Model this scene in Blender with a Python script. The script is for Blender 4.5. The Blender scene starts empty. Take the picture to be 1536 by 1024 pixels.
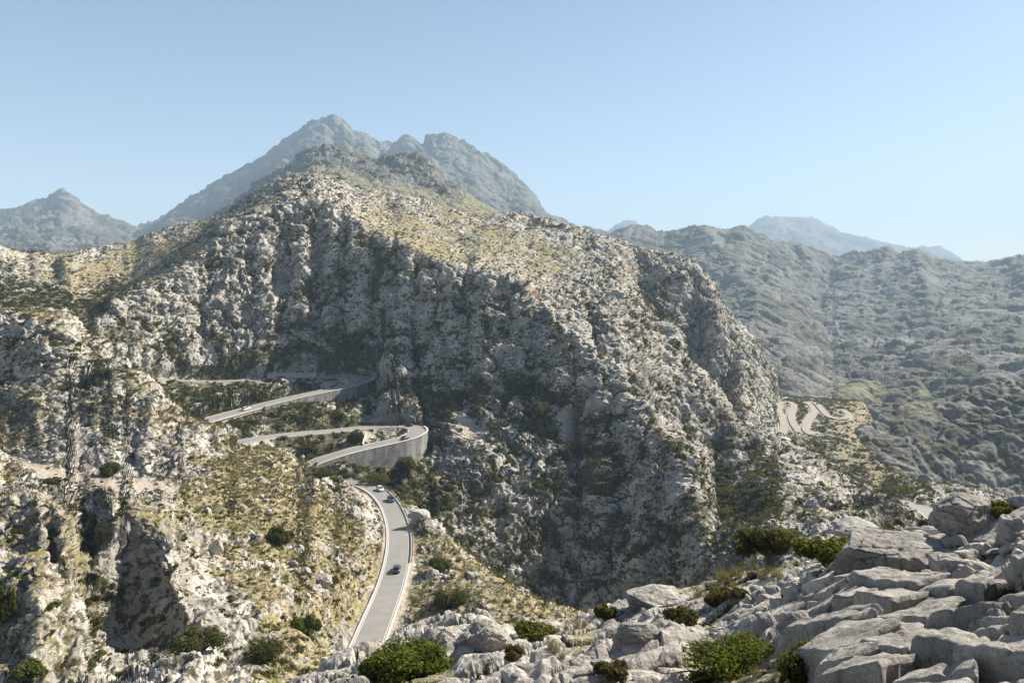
import bpy, math, random, time
import numpy as np
from concurrent.futures import ThreadPoolExecutor
from mathutils import Vector, Matrix
from mathutils.geometry import delaunay_2d_cdt
T0 = time.time()
def log(*a): print('[%.1fs]' % (time.time() - T0), *a, flush=True)
random.seed(7); RNG = np.random.default_rng(7)
scene = bpy.context.scene
COL = scene.collection
F, CX, HY = 1100.0, 768.0, 430.0          # focal length in photo pixels, centre column, horizon row
def P3(px, py, Y): return ((px - CX) / F * Y, Y, (HY - py) / F * Y)
R = math.radians

# ------------------------------------------------------------------ bookkeeping
def tag(o, label=None, cat=None, group=None, kind=None):
    if label: o['label'] = label
    if cat: o['category'] = cat
    if group: o['group'] = group
    if kind: o['kind'] = kind
    return o
def empty(name, loc, rz=0.0):
    o = bpy.data.objects.new(name, None); COL.objects.link(o)
    o.location = loc; o.rotation_euler = (0, 0, rz); o.empty_display_size = 0.3
    return o
def link(name, me, mat=None, parent=None):
    o = bpy.data.objects.new(name, me); COL.objects.link(o)
    if mat is not None and len(me.materials) == 0: me.materials.append(mat)
    if parent: o.parent = parent
    return o
def mesh_np(name, verts, faces, smooth=True, attrs=None):
    """faces: (n,4) or (n,3) int array"""
    me = bpy.data.meshes.new(name)
    verts = np.asarray(verts, np.float32); faces = np.asarray(faces, np.int32)
    k = faces.shape[1]
    me.vertices.add(len(verts)); me.vertices.foreach_set('co', verts.ravel())
    me.loops.add(faces.size); me.loops.foreach_set('vertex_index', faces.ravel())
    me.polygons.add(len(faces))
    me.polygons.foreach_set('loop_start', np.arange(0, faces.size, k, dtype=np.int32))
    me.polygons.foreach_set('loop_total', np.full(len(faces), k, np.int32))
    me.polygons.foreach_set('use_smooth', np.full(len(faces), smooth, bool))
    for n, a in (attrs or {}).items():
        at = me.attributes.new(n, 'FLOAT', 'POINT'); at.data.foreach_set('value', np.asarray(a, np.float32).ravel())
    me.update(calc_edges=True)
    return me
class MB:
    """collects polygons of one mesh"""
    def __init__(s): s.v = []; s.f = []
    def add(s, vs, fs):
        n = len(s.v); s.v += [tuple(v) for v in vs]; s.f += [tuple(i + n for i in f) for f in fs]
    def box(s, c, d, rz=0.0):
        cs, sn = math.cos(rz), math.sin(rz); vs = []
        for z in (-.5, .5):
            for x, y in ((-.5, -.5), (.5, -.5), (.5, .5), (-.5, .5)):
                X, Y = x * d[0], y * d[1]
                vs.append((c[0] + X * cs - Y * sn, c[1] + X * sn + Y * cs, c[2] + z * d[2]))
        s.add(vs, [(3, 2, 1, 0), (4, 5, 6, 7), (0, 1, 5, 4), (1, 2, 6, 5), (2, 3, 7, 6), (3, 0, 4, 7)])
    def tube(s, pts, rad, n=8):
        pts = [Vector(p) for p in pts]; rings = []
        rr = rad if isinstance(rad, (list, tuple)) else [rad] * len(pts)
        for i, p in enumerate(pts):
            t = (pts[min(i + 1, len(pts) - 1)] - pts[max(i - 1, 0)]).normalized()
            a = t.orthogonal().normalized() if i == 0 else (prev - t * prev.dot(t)).normalized()
            prev = a; b = t.cross(a)
            rings.append([p + (a * math.cos(2 * math.pi * k / n) + b * math.sin(2 * math.pi * k / n)) * rr[i] for k in range(n)])
        vs = [v for r in rings for v in r]; fs = []
        for i in range(len(pts) - 1):
            for k in range(n): fs.append((i * n + k, i * n + (k + 1) % n, (i + 1) * n + (k + 1) % n, (i + 1) * n + k))
        fs.append(tuple(range(n - 1, -1, -1))); fs.append(tuple((len(pts) - 1) * n + k for k in range(n)))
        s.add(vs, fs)
    def cyl(s, c, r, h, axis='y', n=20):
        d = {'x': Vector((1, 0, 0)), 'y': Vector((0, 1, 0)), 'z': Vector((0, 0, 1))}[axis] * (h / 2)
        s.tube([Vector(c) - d, Vector(c) + d], r, n)
    def mesh(s, name, smooth=False):
        me = bpy.data.meshes.new(name); me.from_pydata(s.v, [], s.f)
        me.polygons.foreach_set('use_smooth', np.full(len(me.polygons), smooth, bool)); me.update()
        return me
    def build(s, name, mat, parent=None, smooth=False): return link(name, s.mesh(name, smooth), mat, parent)

# ------------------------------------------------------------------ noise (numpy)
POOL = ThreadPoolExecutor(4)
def _chunks(fn, p, nout):
    n = len(p); out = [np.empty(n, np.float32) for _ in range(nout)]
    def run(a):
        b = min(a + 60000, n); r = fn(p[a:b])
        if nout == 1: out[0][a:b] = r
        else:
            for k in range(nout): out[k][a:b] = r[k]
    list(POOL.map(run, range(0, n, 60000)))
    return out[0] if nout == 1 else out
def _h(x, y, z, s):
    h = x * np.uint32(374761393) + y * np.uint32(668265263) + z * np.uint32(2246822519) + np.uint32((s * 3266489917) & 0xffffffff)
    h ^= h >> np.uint32(15); h *= np.uint32(2246822519); h ^= h >> np.uint32(13); h *= np.uint32(3266489917); h ^= h >> np.uint32(16)
    return h
_ROT = np.array([[.8, .6, 0], [-.36, .48, .8], [.48, -.64, .6]], np.float32)
def vnoise(p, seed=0):
    """value noise -1..1"""
    def f(q):
        q = q @ _ROT; i = np.floor(q); t = q - i; i = i.astype(np.int32).view(np.uint32)
        t = t * t * t * (t * (t * 6 - 15) + 10); r = 0
        for a in (0, 1):
            wx = t[:, 0] if a else 1 - t[:, 0]
            for b in (0, 1):
                wy = t[:, 1] if b else 1 - t[:, 1]
                for c in (0, 1):
                    wz = t[:, 2] if c else 1 - t[:, 2]
                    r = r + wx * wy * wz * _h(i[:, 0] + np.uint32(a), i[:, 1] + np.uint32(b), i[:, 2] + np.uint32(c), seed).astype(np.float32)
        return r * (2 / 4294967296.0) - 1
    return _chunks(f, np.ascontiguousarray(p, np.float32), 1)
def fbm(p, octs, seed=0, gain=.5, lac=2.03):
    a, s, r = 1.0, 0, 0; q = np.asarray(p, np.float32)
    for k in range(octs):
        r = r + a * vnoise(q, seed + k); s += a; a *= gain; q = (q @ _ROT.T) * lac
    return r / s
def worley(p, seed=0):
    """F1, F2, cell random"""
    def f(q):
        i = np.floor(q); t = (q - i).astype(np.float32); i = i.astype(np.int32)
        f1 = np.full(len(q), 9, np.float32); f2 = f1.copy(); idr = np.zeros(len(q), np.float32)
        for a in (-1, 0, 1):
            for b in (-1, 0, 1):
                for c in (-1, 0, 1):
                    h = _h((i[:, 0] + a).view(np.uint32), (i[:, 1] + b).view(np.uint32), (i[:, 2] + c).view(np.uint32), seed)
                    dx = a + (h & np.uint32(1023)).astype(np.float32) / 1023 - t[:, 0]
                    dy = b + ((h >> np.uint32(10)) & np.uint32(1023)).astype(np.float32) / 1023 - t[:, 1]
                    dz = c + ((h >> np.uint32(20)) & np.uint32(1023)).astype(np.float32) / 1023 - t[:, 2]
                    d = dx * dx + dy * dy + dz * dz
                    m = d < f1
                    f2 = np.where(m, f1, np.minimum(f2, d)); idr = np.where(m, (h * np.uint32(2654435761) >> np.uint32(8)).astype(np.float32) / 16777216, idr)
                    f1 = np.where(m, d, f1)
        return np.sqrt(f1), np.sqrt(f2), idr
    return _chunks(f, np.ascontiguousarray(p, np.float32), 3)
def sstep(a, b, x):
    t = np.clip((x - a) / (b - a), 0, 1); return t * t * (3 - 2 * t)
def blur(a, sig, axis):
    if sig <= 0: return a
    r = int(3 * sig + 1); k = np.exp(-.5 * (np.arange(-r, r + 1) / sig) ** 2); k /= k.sum()
    a = np.moveaxis(a, axis, 0); pad = np.concatenate([np.repeat(a[:1], r, 0), a, np.repeat(a[-1:], r, 0)], 0)
    out = np.zeros_like(a)
    for j, w in enumerate(k): out += w * pad[j:j + a.shape[0]]
    return np.moveaxis(out, 0, axis)

# ------------------------------------------------------------------ terrain patches from survey points
def densify(curve, step=14):
    c = sorted(curve) if all(curve[i][0] <= curve[i + 1][0] for i in range(len(curve) - 1)) else list(curve)
    out = [c[0]]
    for a, b in zip(c[:-1], c[1:]):
        n = max(1, int(math.hypot(b[0] - a[0], 150 * (math.log(b[2]) - math.log(a[2]))) / step))
        for k in range(1, n + 1):
            t = k / n; out.append((a[0] + (b[0] - a[0]) * t, a[1] + (b[1] - a[1]) * t, math.exp(math.log(a[2]) * (1 - t) + math.log(b[2]) * t)))
    return out
def tin_grid(curves, fill, pxs, lys):
    pts, keep = [], []
    for c in curves: pts += densify(c)
    lim = [(p[0], 150 * math.log(p[2])) for p in pts]
    la = np.array(lim)
    for f in fill:
        q = np.array((f[0], 150 * math.log(f[2])))
        if len(la) == 0 or np.min(np.sum((la - q) ** 2, 1)) > 8 ** 2: keep.append(f)
    pts += keep
    co = [Vector((p[0] + random.uniform(-.01, .01), 150 * math.log(p[2]) + random.uniform(-.01, .01))) for p in pts]
    vs, es, fs, ov, oe, of = delaunay_2d_cdt(co, [], [], 0, 1e-5)
    val = np.array([np.mean([pts[k][1] for k in o]) for o in ov]); V = np.array([(v.x, v.y) for v in vs])
    G = np.full((len(pxs), len(lys)), np.nan)
    dx = pxs[1] - pxs[0]; yl = lys * 150; dy = yl[1] - yl[0]
    for f in fs:
        a, b, c = V[f[0]], V[f[1]], V[f[2]]
        i0 = max(0, int(math.ceil((min(a[0], b[0], c[0]) - pxs[0]) / dx - 1e-6))); i1 = min(len(pxs) - 1, int((max(a[0], b[0], c[0]) - pxs[0]) / dx + 1e-6))
        j0 = max(0, int(math.ceil((min(a[1], b[1], c[1]) - yl[0]) / dy - 1e-6))); j1 = min(len(yl) - 1, int((max(a[1], b[1], c[1]) - yl[0]) / dy + 1e-6))
        if i1 < i0 or j1 < j0: continue
        X, Yg = np.meshgrid(pxs[i0:i1 + 1], yl[j0:j1 + 1], indexing='ij')
        det = (b[1] - c[1]) * (a[0] - c[0]) + (c[0] - b[0]) * (a[1] - c[1])
        if abs(det) < 1e-9: continue
        u = ((b[1] - c[1]) * (X - c[0]) + (c[0] - b[0]) * (Yg - c[1])) / det
        v = ((c[1] - a[1]) * (X - c[0]) + (a[0] - c[0]) * (Yg - c[1])) / det
        w = 1 - u - v; m = (u > -1e-4) & (v > -1e-4) & (w > -1e-4)
        S = G[i0:i1 + 1, j0:j1 + 1]; S[m] = (u * val[f[0]] + v * val[f[1]] + w * val[f[2]])[m]
    good = [i for i in range(len(pxs)) if not np.isnan(G[i]).all()]
    for i in range(good[0]): G[i] = G[good[0]]
    for i in range(len(pxs)):
        r = G[i]; bad = np.isnan(r)
        if bad.all(): G[i] = G[i - 1] if i else 430
        elif bad.any(): G[i, bad] = np.interp(np.flatnonzero(bad), np.flatnonzero(~bad), r[~bad])
    return G
class Patch: pass
def patch(curves, fill, px0, px1, nc, Y0, Y1, nf, nr, sx, sy, cw, carve=None):
    pxs = np.linspace(px0, px1, nc); lys = np.linspace(math.log(Y0), math.log(Y1), nf)
    G = tin_grid(curves, fill, pxs, lys)
    G = blur(blur(G, sx, 0), sy, 1)
    if carve is not None:
        G2 = blur(G, 13, 0); wv = (sstep(40, 85, pxs) * (1 - sstep(165, 215, pxs)))[:, None] * (sstep(math.log(135), math.log(160), lys) * (1 - sstep(math.log(280), math.log(330), lys)))[None, :]
        G = G * (1 - wv) + G2 * wv
    Yf = np.exp(lys)[None, :] * np.ones((nc, 1)); Xf = (pxs[:, None] - CX) / F * Yf
    rm = np.zeros_like(G)
    if carve is not None:
        Z = (HY - G) / F * Yf; Z, rm = carve(Xf, Yf, Z); G = HY - Z * F / Yf
    d = np.sqrt(np.diff(G, axis=1) ** 2 + (cw * (lys[1] - lys[0])) ** 2)
    s = np.concatenate([np.zeros((nc, 1)), np.cumsum(d, 1)], 1); s = s / s[:, -1:]
    pos = np.empty((nc, nr)); tgt = np.linspace(0, 1, nr); ar = np.arange(nf)
    for i in range(nc): pos[i] = np.interp(tgt, s[i], ar)
    pos = blur(pos, 3.0, 0); pos = np.clip(pos, 0, nf - 1.001)
    j = pos.astype(int); t = pos - j; ii = np.arange(nc)[:, None]
    PY = G[ii, j] * (1 - t) + G[ii, j + 1] * t; Y = np.exp(lys[0] + (lys[1] - lys[0]) * pos)
    q = Patch(); q.nc, q.nr = nc, nr
    q.dm = (DM[ii, j] * (1 - t) + DM[ii, j + 1] * t).ravel() if carve is not None else None
    q.rm = (rm[ii, j] * (1 - t) + rm[ii, j + 1] * t).ravel()
    q.px = (pxs[:, None] * np.ones((1, nr))).ravel(); q.py = PY.ravel(); q.Y = Y.ravel()
    q.co = np.stack([(q.px - CX) / F * q.Y, q.Y, (HY - q.py) / F * q.Y], 1).astype(np.float32)
    q.n, q.area = normals(q)
    return q
def normals(q):
    c = q.co.reshape(q.nc, q.nr, 3)
    du = np.gradient(c, axis=0); dv = np.gradient(c, axis=1)
    n = np.cross(du, dv).reshape(-1, 3); L = np.linalg.norm(n, axis=1) + 1e-12
    n = n / L[:, None]; n[n[:, 2] < 0] *= -1
    return n.astype(np.float32), L
def grid_faces(nc, nr):
    i = np.arange(nc * nr, dtype=np.int32).reshape(nc, nr)
    return np.stack([i[:-1, :-1], i[1:, :-1], i[1:, 1:], i[:-1, 1:]], -1).reshape(-1, 4)
def smooth_normals(q, s):
    c = blur(blur(q.co.reshape(q.nc, q.nr, 3), s, 0), s, 1)
    n = np.cross(np.gradient(c, axis=0), np.gradient(c, axis=1)).reshape(-1, 3); n /= np.linalg.norm(n, axis=1)[:, None] + 1e-12
    n[n[:, 2] < 0] *= -1
    return n.astype(np.float32)
def region(q, polys, soft=0):
    """membership of survey regions; a polygon is outlined in survey coordinates with a depth range"""
    m = np.zeros(len(q.px), np.float32)
    WX = fbm(np.stack([q.px / 55, q.py / 40, q.px * 0], 1), 4, 901) * 34 if soft > 5 else 0; WY = fbm(np.stack([q.px / 55, q.py / 40, q.px * 0 + 9], 1), 4, 911) * 22 if soft > 5 else 0
    for poly, y0, y1, val in polys:
        xs = q.px + WX; ys = q.py + WY; ins = np.zeros(len(xs), bool); n = len(poly)
        for k in range(n):
            (x1, ya), (x2, yb) = poly[k], poly[(k + 1) % n]
            if ya == yb: continue
            c = ((ya > ys) != (yb > ys)) & (xs < (x2 - x1) * (ys - ya) / (yb - ya) + x1); ins ^= c
        ins &= (q.Y >= y0) & (q.Y <= y1); m[ins] = np.maximum(m[ins], val) if val > 0 else 0
    m = m.reshape(q.nc, q.nr)
    return (blur(blur(m, soft, 0), soft, 1) if soft else m).ravel()

# ------------------------------------------------------------------ roads (survey points px, py, depth) draped into the terrain
def vy(py): return float(np.interp(py, [590, 603, 612, 622, 635, 648, 662], [790, 715, 680, 645, 605, 575, 545]))
ROADS = {
 'main': dict(w=6.0, wall=0, pts=[(455, 712, 276), (490, 722, 271), (520, 722, 266), (545, 726, 261), (565, 736, 252), (581, 752, 241), (591, 772, 228), (597, 795, 211), (598, 820, 194), (594, 850, 180), (584, 885, 166), (570, 920, 152), (554, 960, 140), (536, 1004, 128), (515, 1060, 117)]),
 'hairpin': dict(w=7.6, wall=1, hs=[(0, 1), (.15, 2.5), (.4, 6.5), (.62, 10.5), (.8, 9), (1, 3)], pts=[(425, 722, 280), (465, 696, 286), (520, 678, 298), (572, 666, 310), (606, 658, 319), (622, 651, 327), (627, 645, 336), (620, 640.5, 343), (600, 638.5, 348), (560, 640, 347), (500, 646, 334), (440, 651, 321), (385, 658, 307), (340, 668, 297)]),
 'upper': dict(w=8.2, wall=1, hs=[(0, 0), (.42, .3), (.55, 3), (.75, 6.5), (.9, 6.5), (1, 3)], pts=[(265, 645, 306), (300, 633, 313), (350, 619, 330), (400, 606, 346), (450, 594, 362), (500, 584, 378), (532, 576, 391), (548, 570, 401), (543, 566, 408), (520, 565, 412), (470, 567, 410), (400, 569, 399), (340, 571.5, 389), (300, 572, 381), (235, 568, 365), (170, 566, 350)]),
 'valley_a': dict(w=5.0, wall=0, pts=[(p[0], p[1], vy(p[1]) + o) for p, o in zip([(1163, 668), (1168, 657), (1175, 640), (1171, 624), (1166, 613), (1172, 605), (1184, 603), (1190, 609), (1186, 622), (1189, 635), (1199, 650)], [0] * 11)]),
 'valley_b': dict(w=5.0, wall=0, pts=[(p[0], p[1], vy(p[1])) for p in [(1222, 654), (1212, 650), (1207, 641), (1213, 629), (1220, 619), (1217, 609), (1207, 603)]]),
 'valley_c': dict(w=5.0, wall=0, pts=[(p[0], p[1], vy(p[1])) for p in [(1210, 603), (1224, 606), (1231, 613), (1240, 623), (1251, 628), (1268, 629), (1272, 622), (1262, 614)]]),
 'right': dict(w=6.5, wall=0, pts=[(1310, 742, 262), (1345, 751, 243), (1380, 761, 225), (1405, 774, 208), (1425, 800, 190)]),
}
def resample(pts3, step):
    """Catmull-Rom through world points, even spacing"""
    P = [np.array(p, float) for p in pts3]; P = [2 * P[0] - P[1]] + P + [2 * P[-1] - P[-2]]; out = []
    for i in range(1, len(P) - 2):
        for t in np.linspace(0, 1, 24, endpoint=False):
            a, b, c, d = P[i - 1:i + 3]
            out.append(.5 * (2 * b + (c - a) * t + (2 * a - 5 * b + 4 * c - d) * t * t + (3 * b - a - 3 * c + d) * t ** 3))
    out.append(P[-2]); out = np.array(out)
    s = np.concatenate([[0], np.cumsum(np.linalg.norm(np.diff(out, axis=0), axis=1))])
    n = max(4, int(s[-1] / step)); u = np.linspace(0, s[-1], n)
    return np.stack([np.interp(u, s, out[:, k]) for k in range(3)], 1)
for r in ROADS.values():
    c = resample([P3(*p) for p in r['pts']], 1.2)
    for k in range(3): c[:, k] = blur(c[:, k], 3, 0)
    t = np.gradient(c, axis=0)[:, :2]; t /= np.linalg.norm(t, axis=1)[:, None]
    ap = int(np.argmax(c[:, 0] )); r['apex'] = ap; r['wallmask'] = np.array([bool(r['wall']) and k < ap + 8 for k in range(len(c))])
    r['c'] = c; r['t'] = t; r['nrm'] = np.stack([t[:, 1], -t[:, 0]], 1)     # right-hand side of travel
def carve(X, Y, Z):
    # every road bed is levelled, and the ground falls away below the walls
    global DM
    rm = np.zeros_like(Z); DM = np.zeros_like(Z); Zo = Z.copy(); best = np.full(Z.shape, 1e9)
    for name, r in ROADS.items():
        c = r['c']; hw = r['w'] / 2
        m = (X > c[:, 0].min() - 16) & (X < c[:, 0].max() + 16) & (Y > c[:, 1].min() - 16) & (Y < c[:, 1].max() + 16)
        idx = np.argwhere(m)
        x = X[m]; y = Y[m]; bd = np.full(len(x), 1e9); bi = np.zeros(len(x), int)
        for k in range(len(c)):
            d = (x - c[k, 0]) ** 2 + (y - c[k, 1]) ** 2; mm = d < bd; bd[mm] = d[mm]; bi[mm] = k
        bd = np.sqrt(bd)
        side = (x - c[bi, 0]) * r['nrm'][bi, 0] + (y - c[bi, 1]) * r['nrm'][bi, 1]
        w = 1 - sstep(hw + 1.2, hw + (5.5 if r['wall'] or name == 'main' else 3.5), bd)
        if r['wall']: w = np.where(side < 0, 1 - sstep(hw + .8, hw + 5, bd), w); w = np.where((side > 0) & r['wallmask'][bi], 1 - sstep(hw - 1.6, hw - .3, bd), w)
        z0 = Zo[m]; bz = best[m]; up = (bd < bz)
        if r['wall']:
            hh = np.interp(bi / max(1, r['apex'] + 8), [h[0] for h in r['hs']], [h[1] for h in r['hs']])
            z0 = np.where((side > 0) & r['wallmask'][bi] & (bd < hw + 16), np.minimum(z0, c[bi, 2] - hh - .35 * np.clip(bd - hw, 0, 16)), z0); Z[m] = np.where(up, z0, Z[m])
        if r['wall']: z0 = np.where((side <= 0) & (bd < hw + 16), np.minimum(z0, c[bi, 2] - .4 - .22 * np.clip(bd - hw, 0, 16)), z0); Z[m] = np.where(up, z0, Z[m]); DM[m] = np.maximum(DM[m], np.where(side <= 0, 1 - sstep(hw + 6, hw + 18, bd), 1 - sstep(hw + 1, hw + 6, bd)))
        zr = c[bi, 2] - .18
        zn = z0 * (1 - w) + zr * w
        Z[m] = np.where(up & (w > 0), zn, Z[m]); best[m] = np.minimum(bz, bd)
        rm[m] = np.maximum(rm[m], 1 - sstep(hw + .2, hw + (2.6 if name == 'main' or name[:3] == 'val' else 1.2), bd))
    return Z, rm

# ------------------------------------------------------------------ middle distance: left slope, gorge, central mountain, right valley
E = lambda py, Y: [(-380, py, Y), (1930, py, Y)]
sky_mid = [(-380, 350, 470), (-100, 362, 470), (0, 370, 470), (40, 378, 520), (100, 381, 560), (150, 376, 600), (200, 362, 640), (250, 346, 670), (300, 332, 690), (350, 311, 700), (385, 293, 700), (410, 281, 702), (435, 271, 705), (455, 267, 705), (480, 267, 705), (505, 272, 705), (530, 284, 705), (560, 287, 708), (600, 295, 710), (640, 304, 712), (700, 315, 715), (740, 322, 716), (760, 320, 716), (800, 328, 716), (850, 341, 715), (880, 350, 710), (930, 365, 702), (960, 370, 695), (1000, 380, 685), (1030, 391, 675), (1050, 408, 662), (1062, 430, 650), (1075, 455, 648), (1090, 476, 650), (1110, 501, 660), (1130, 526, 680), (1150, 553, 705), (1160, 575, 730)]
sky_back = [(p[0], p[1] + 26, p[2] * 1.10) for p in sky_mid]
ridge = [(115, 537, 320), (150, 486, 360), (190, 442, 392), (240, 410, 420), (300, 370, 452), (340, 343, 474), (390, 311, 498), (430, 298, 512), (470, 303, 514), (500, 314, 508), (540, 332, 495), (600, 361, 470), (640, 384, 450), (660, 394, 443), (720, 411, 424), (780, 440, 405), (815, 470, 393), (850, 500, 380), (900, 545, 362), (935, 576, 350), (960, 608, 337), (980, 650, 322), (1020, 712, 290), (1050, 760, 268), (1072, 805, 252)]
crest_l = [(100, 556, 249), (150, 559, 253), (168, 554, 255), (195, 555, 255), (228, 571, 252), (240, 592, 247), (262, 612, 243), (275, 628, 240), (300, 640, 236), (340, 660, 232), (385, 671, 236), (430, 683, 240), (455, 693, 244), (470, 708, 246), (500, 716, 250), (528, 721, 252)]
crest_lb = [(140, 585, 272), (175, 596, 276), (205, 602, 277), (240, 618, 272), (270, 640, 268), (300, 668, 264), (340, 690, 261), (385, 702, 262), (430, 715, 264)]
emb = [(598, 742, 251), (625, 764, 229), (640, 785, 212), (680, 815, 196), (720, 845, 180), (780, 885, 162), (830, 910, 152), (870, 925, 145)]
gorge = [(560, 728, 275), (600, 752, 268), (640, 794, 262), (680, 830, 264), (720, 862, 266), (760, 890, 266), (800, 915, 264), (860, 940, 260), (930, 930, 254), (1000, 905, 236), (1060, 885, 214)]
edge_r = [(1108, 630, 402), (1140, 645, 396), (1160, 657, 390), (1230, 706, 335), (1300, 757, 280), (1325, 768, 262)]
edge_rb = [(1140, 650, 500), (1163, 668, 535), (1232, 722, 440), (1300, 766, 350)]
edge_n = [(1290, 655, 570), (1330, 702, 450), (1400, 733, 350), (1450, 750, 300), (1536, 762, 290), (1930, 770, 290)]
edge_nb = [(1335, 708, 520), (1400, 742, 420), (1450, 765, 370), (1536, 790, 350), (1930, 790, 350)]
sub = [(950, 462, 488), (985, 478, 478), (1005, 500, 458), (1030, 545, 430), (1060, 571, 420), (1090, 610, 406), (1108, 628, 402)]
sub_b = [(972, 492, 575), (988, 506, 582), (1010, 536, 576), (1040, 580, 562), (1062, 600, 548), (1090, 632, 515)]
curves = [E(1090, 30)[:1] + [(430, 1100, 30), (900, 1180, 30), (1300, 1150, 30), (1930, 1100, 30)],
 [(-380, 1050, 60), (0, 1040, 60), (150, 1030, 60), (200, 1010, 60), (240, 992, 60), (285, 976, 60), (330, 984, 60), (370, 1008, 60), (420, 1040, 60), (600, 1070, 60), (900, 1090, 60), (1100, 1060, 60), (1300, 1010, 60), (1536, 920, 60), (1930, 820, 60)],
 [(150, 1040, 72), (200, 1026, 72), (285, 1006, 73), (380, 1022, 74), (440, 1040, 75)],
 [(-380, 800, 80), (0, 822, 84), (30, 828, 83), (60, 836, 82), (100, 868, 78), (118, 905, 75), (130, 950, 71), (133, 1000, 68)],
 [(-380, 840, 92), (0, 850, 95), (60, 885, 95), (110, 965, 92), (160, 990, 88)],
 [(-380, 735, 112), (0, 748, 112), (60, 738, 112), (98, 751, 112), (118, 785, 110), (127, 830, 106), (130, 880, 102)],
 [(-380, 745, 126), (0, 755, 126), (60, 752, 124), (105, 775, 122), (138, 850, 116)],
 [(150, 815, 106), (170, 779, 110), (200, 765, 112), (240, 772, 112), (263, 806, 110), (272, 860, 105), (285, 930, 97)],
 [(140, 955, 99), (165, 968, 101), (190, 970, 102), (225, 968, 101), (258, 962, 97)],
 [(0, 740, 160), (100, 741, 163), (200, 742, 168), (270, 738, 175)], [(0, 688, 205), (60, 698, 200), (150, 712, 193), (220, 722, 188), (285, 729, 184)],
 crest_l, crest_lb,
 [(-380, 470, 255), (0, 480, 258), (60, 478, 262), (88, 487, 262), (105, 510, 259), (118, 548, 252)], [(-380, 470, 290), (0, 473, 295), (60, 478, 296), (112, 520, 290), (132, 562, 280)],
 [(-380, 600, 236), (0, 590, 238), (50, 572, 243), (96, 562, 247)],
 ridge, sky_mid, sky_back, emb, gorge, edge_r, edge_rb, edge_n, edge_nb, sub, sub_b,
 [(960, 452, 612), (990, 440, 620), (1020, 450, 618)], [(968, 474, 588), (990, 480, 592), (1010, 492, 590)],
 [(605, 512, 400), (607, 560, 378), (606, 618, 362)], [(624, 520, 418), (632, 580, 396), (630, 634, 374)], [(560, 520, 420), (565, 560, 412), (572, 600, 372), (560, 628, 362)],
 [(797, 472, 402), (806, 540, 378), (816, 600, 354), (834, 650, 334), (850, 720, 312)], [(702, 420, 432), (706, 500, 404), (700, 580, 378)], [(893, 560, 362), (888, 620, 338), (905, 700, 310)],
 [(-380, 440, 390), (0, 445, 375), (100, 442, 395), (160, 446, 412)], [(-380, 420, 440), (0, 426, 430), (100, 424, 425), (190, 430, 440)],
 E(560, 1080)[:1] + [(150, 480, 1080), (500, 400, 1080), (900, 450, 1080), (1160, 600, 1080), (1290, 640, 1080), (1400, 800, 1080), (1930, 850, 1080)],
 [(1165, 592, 800), (1285, 600, 800), (1320, 650, 790), (1360, 760, 780), (1930, 850, 780)], [(1300, 690, 600), (1330, 745, 590), (1400, 800, 550), (1930, 850, 550)],
]
for n in ('hairpin', 'upper', 'valley_a', 'valley_b', 'valley_c', 'main', 'right'): curves.append(ROADS[n]['pts'])
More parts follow.
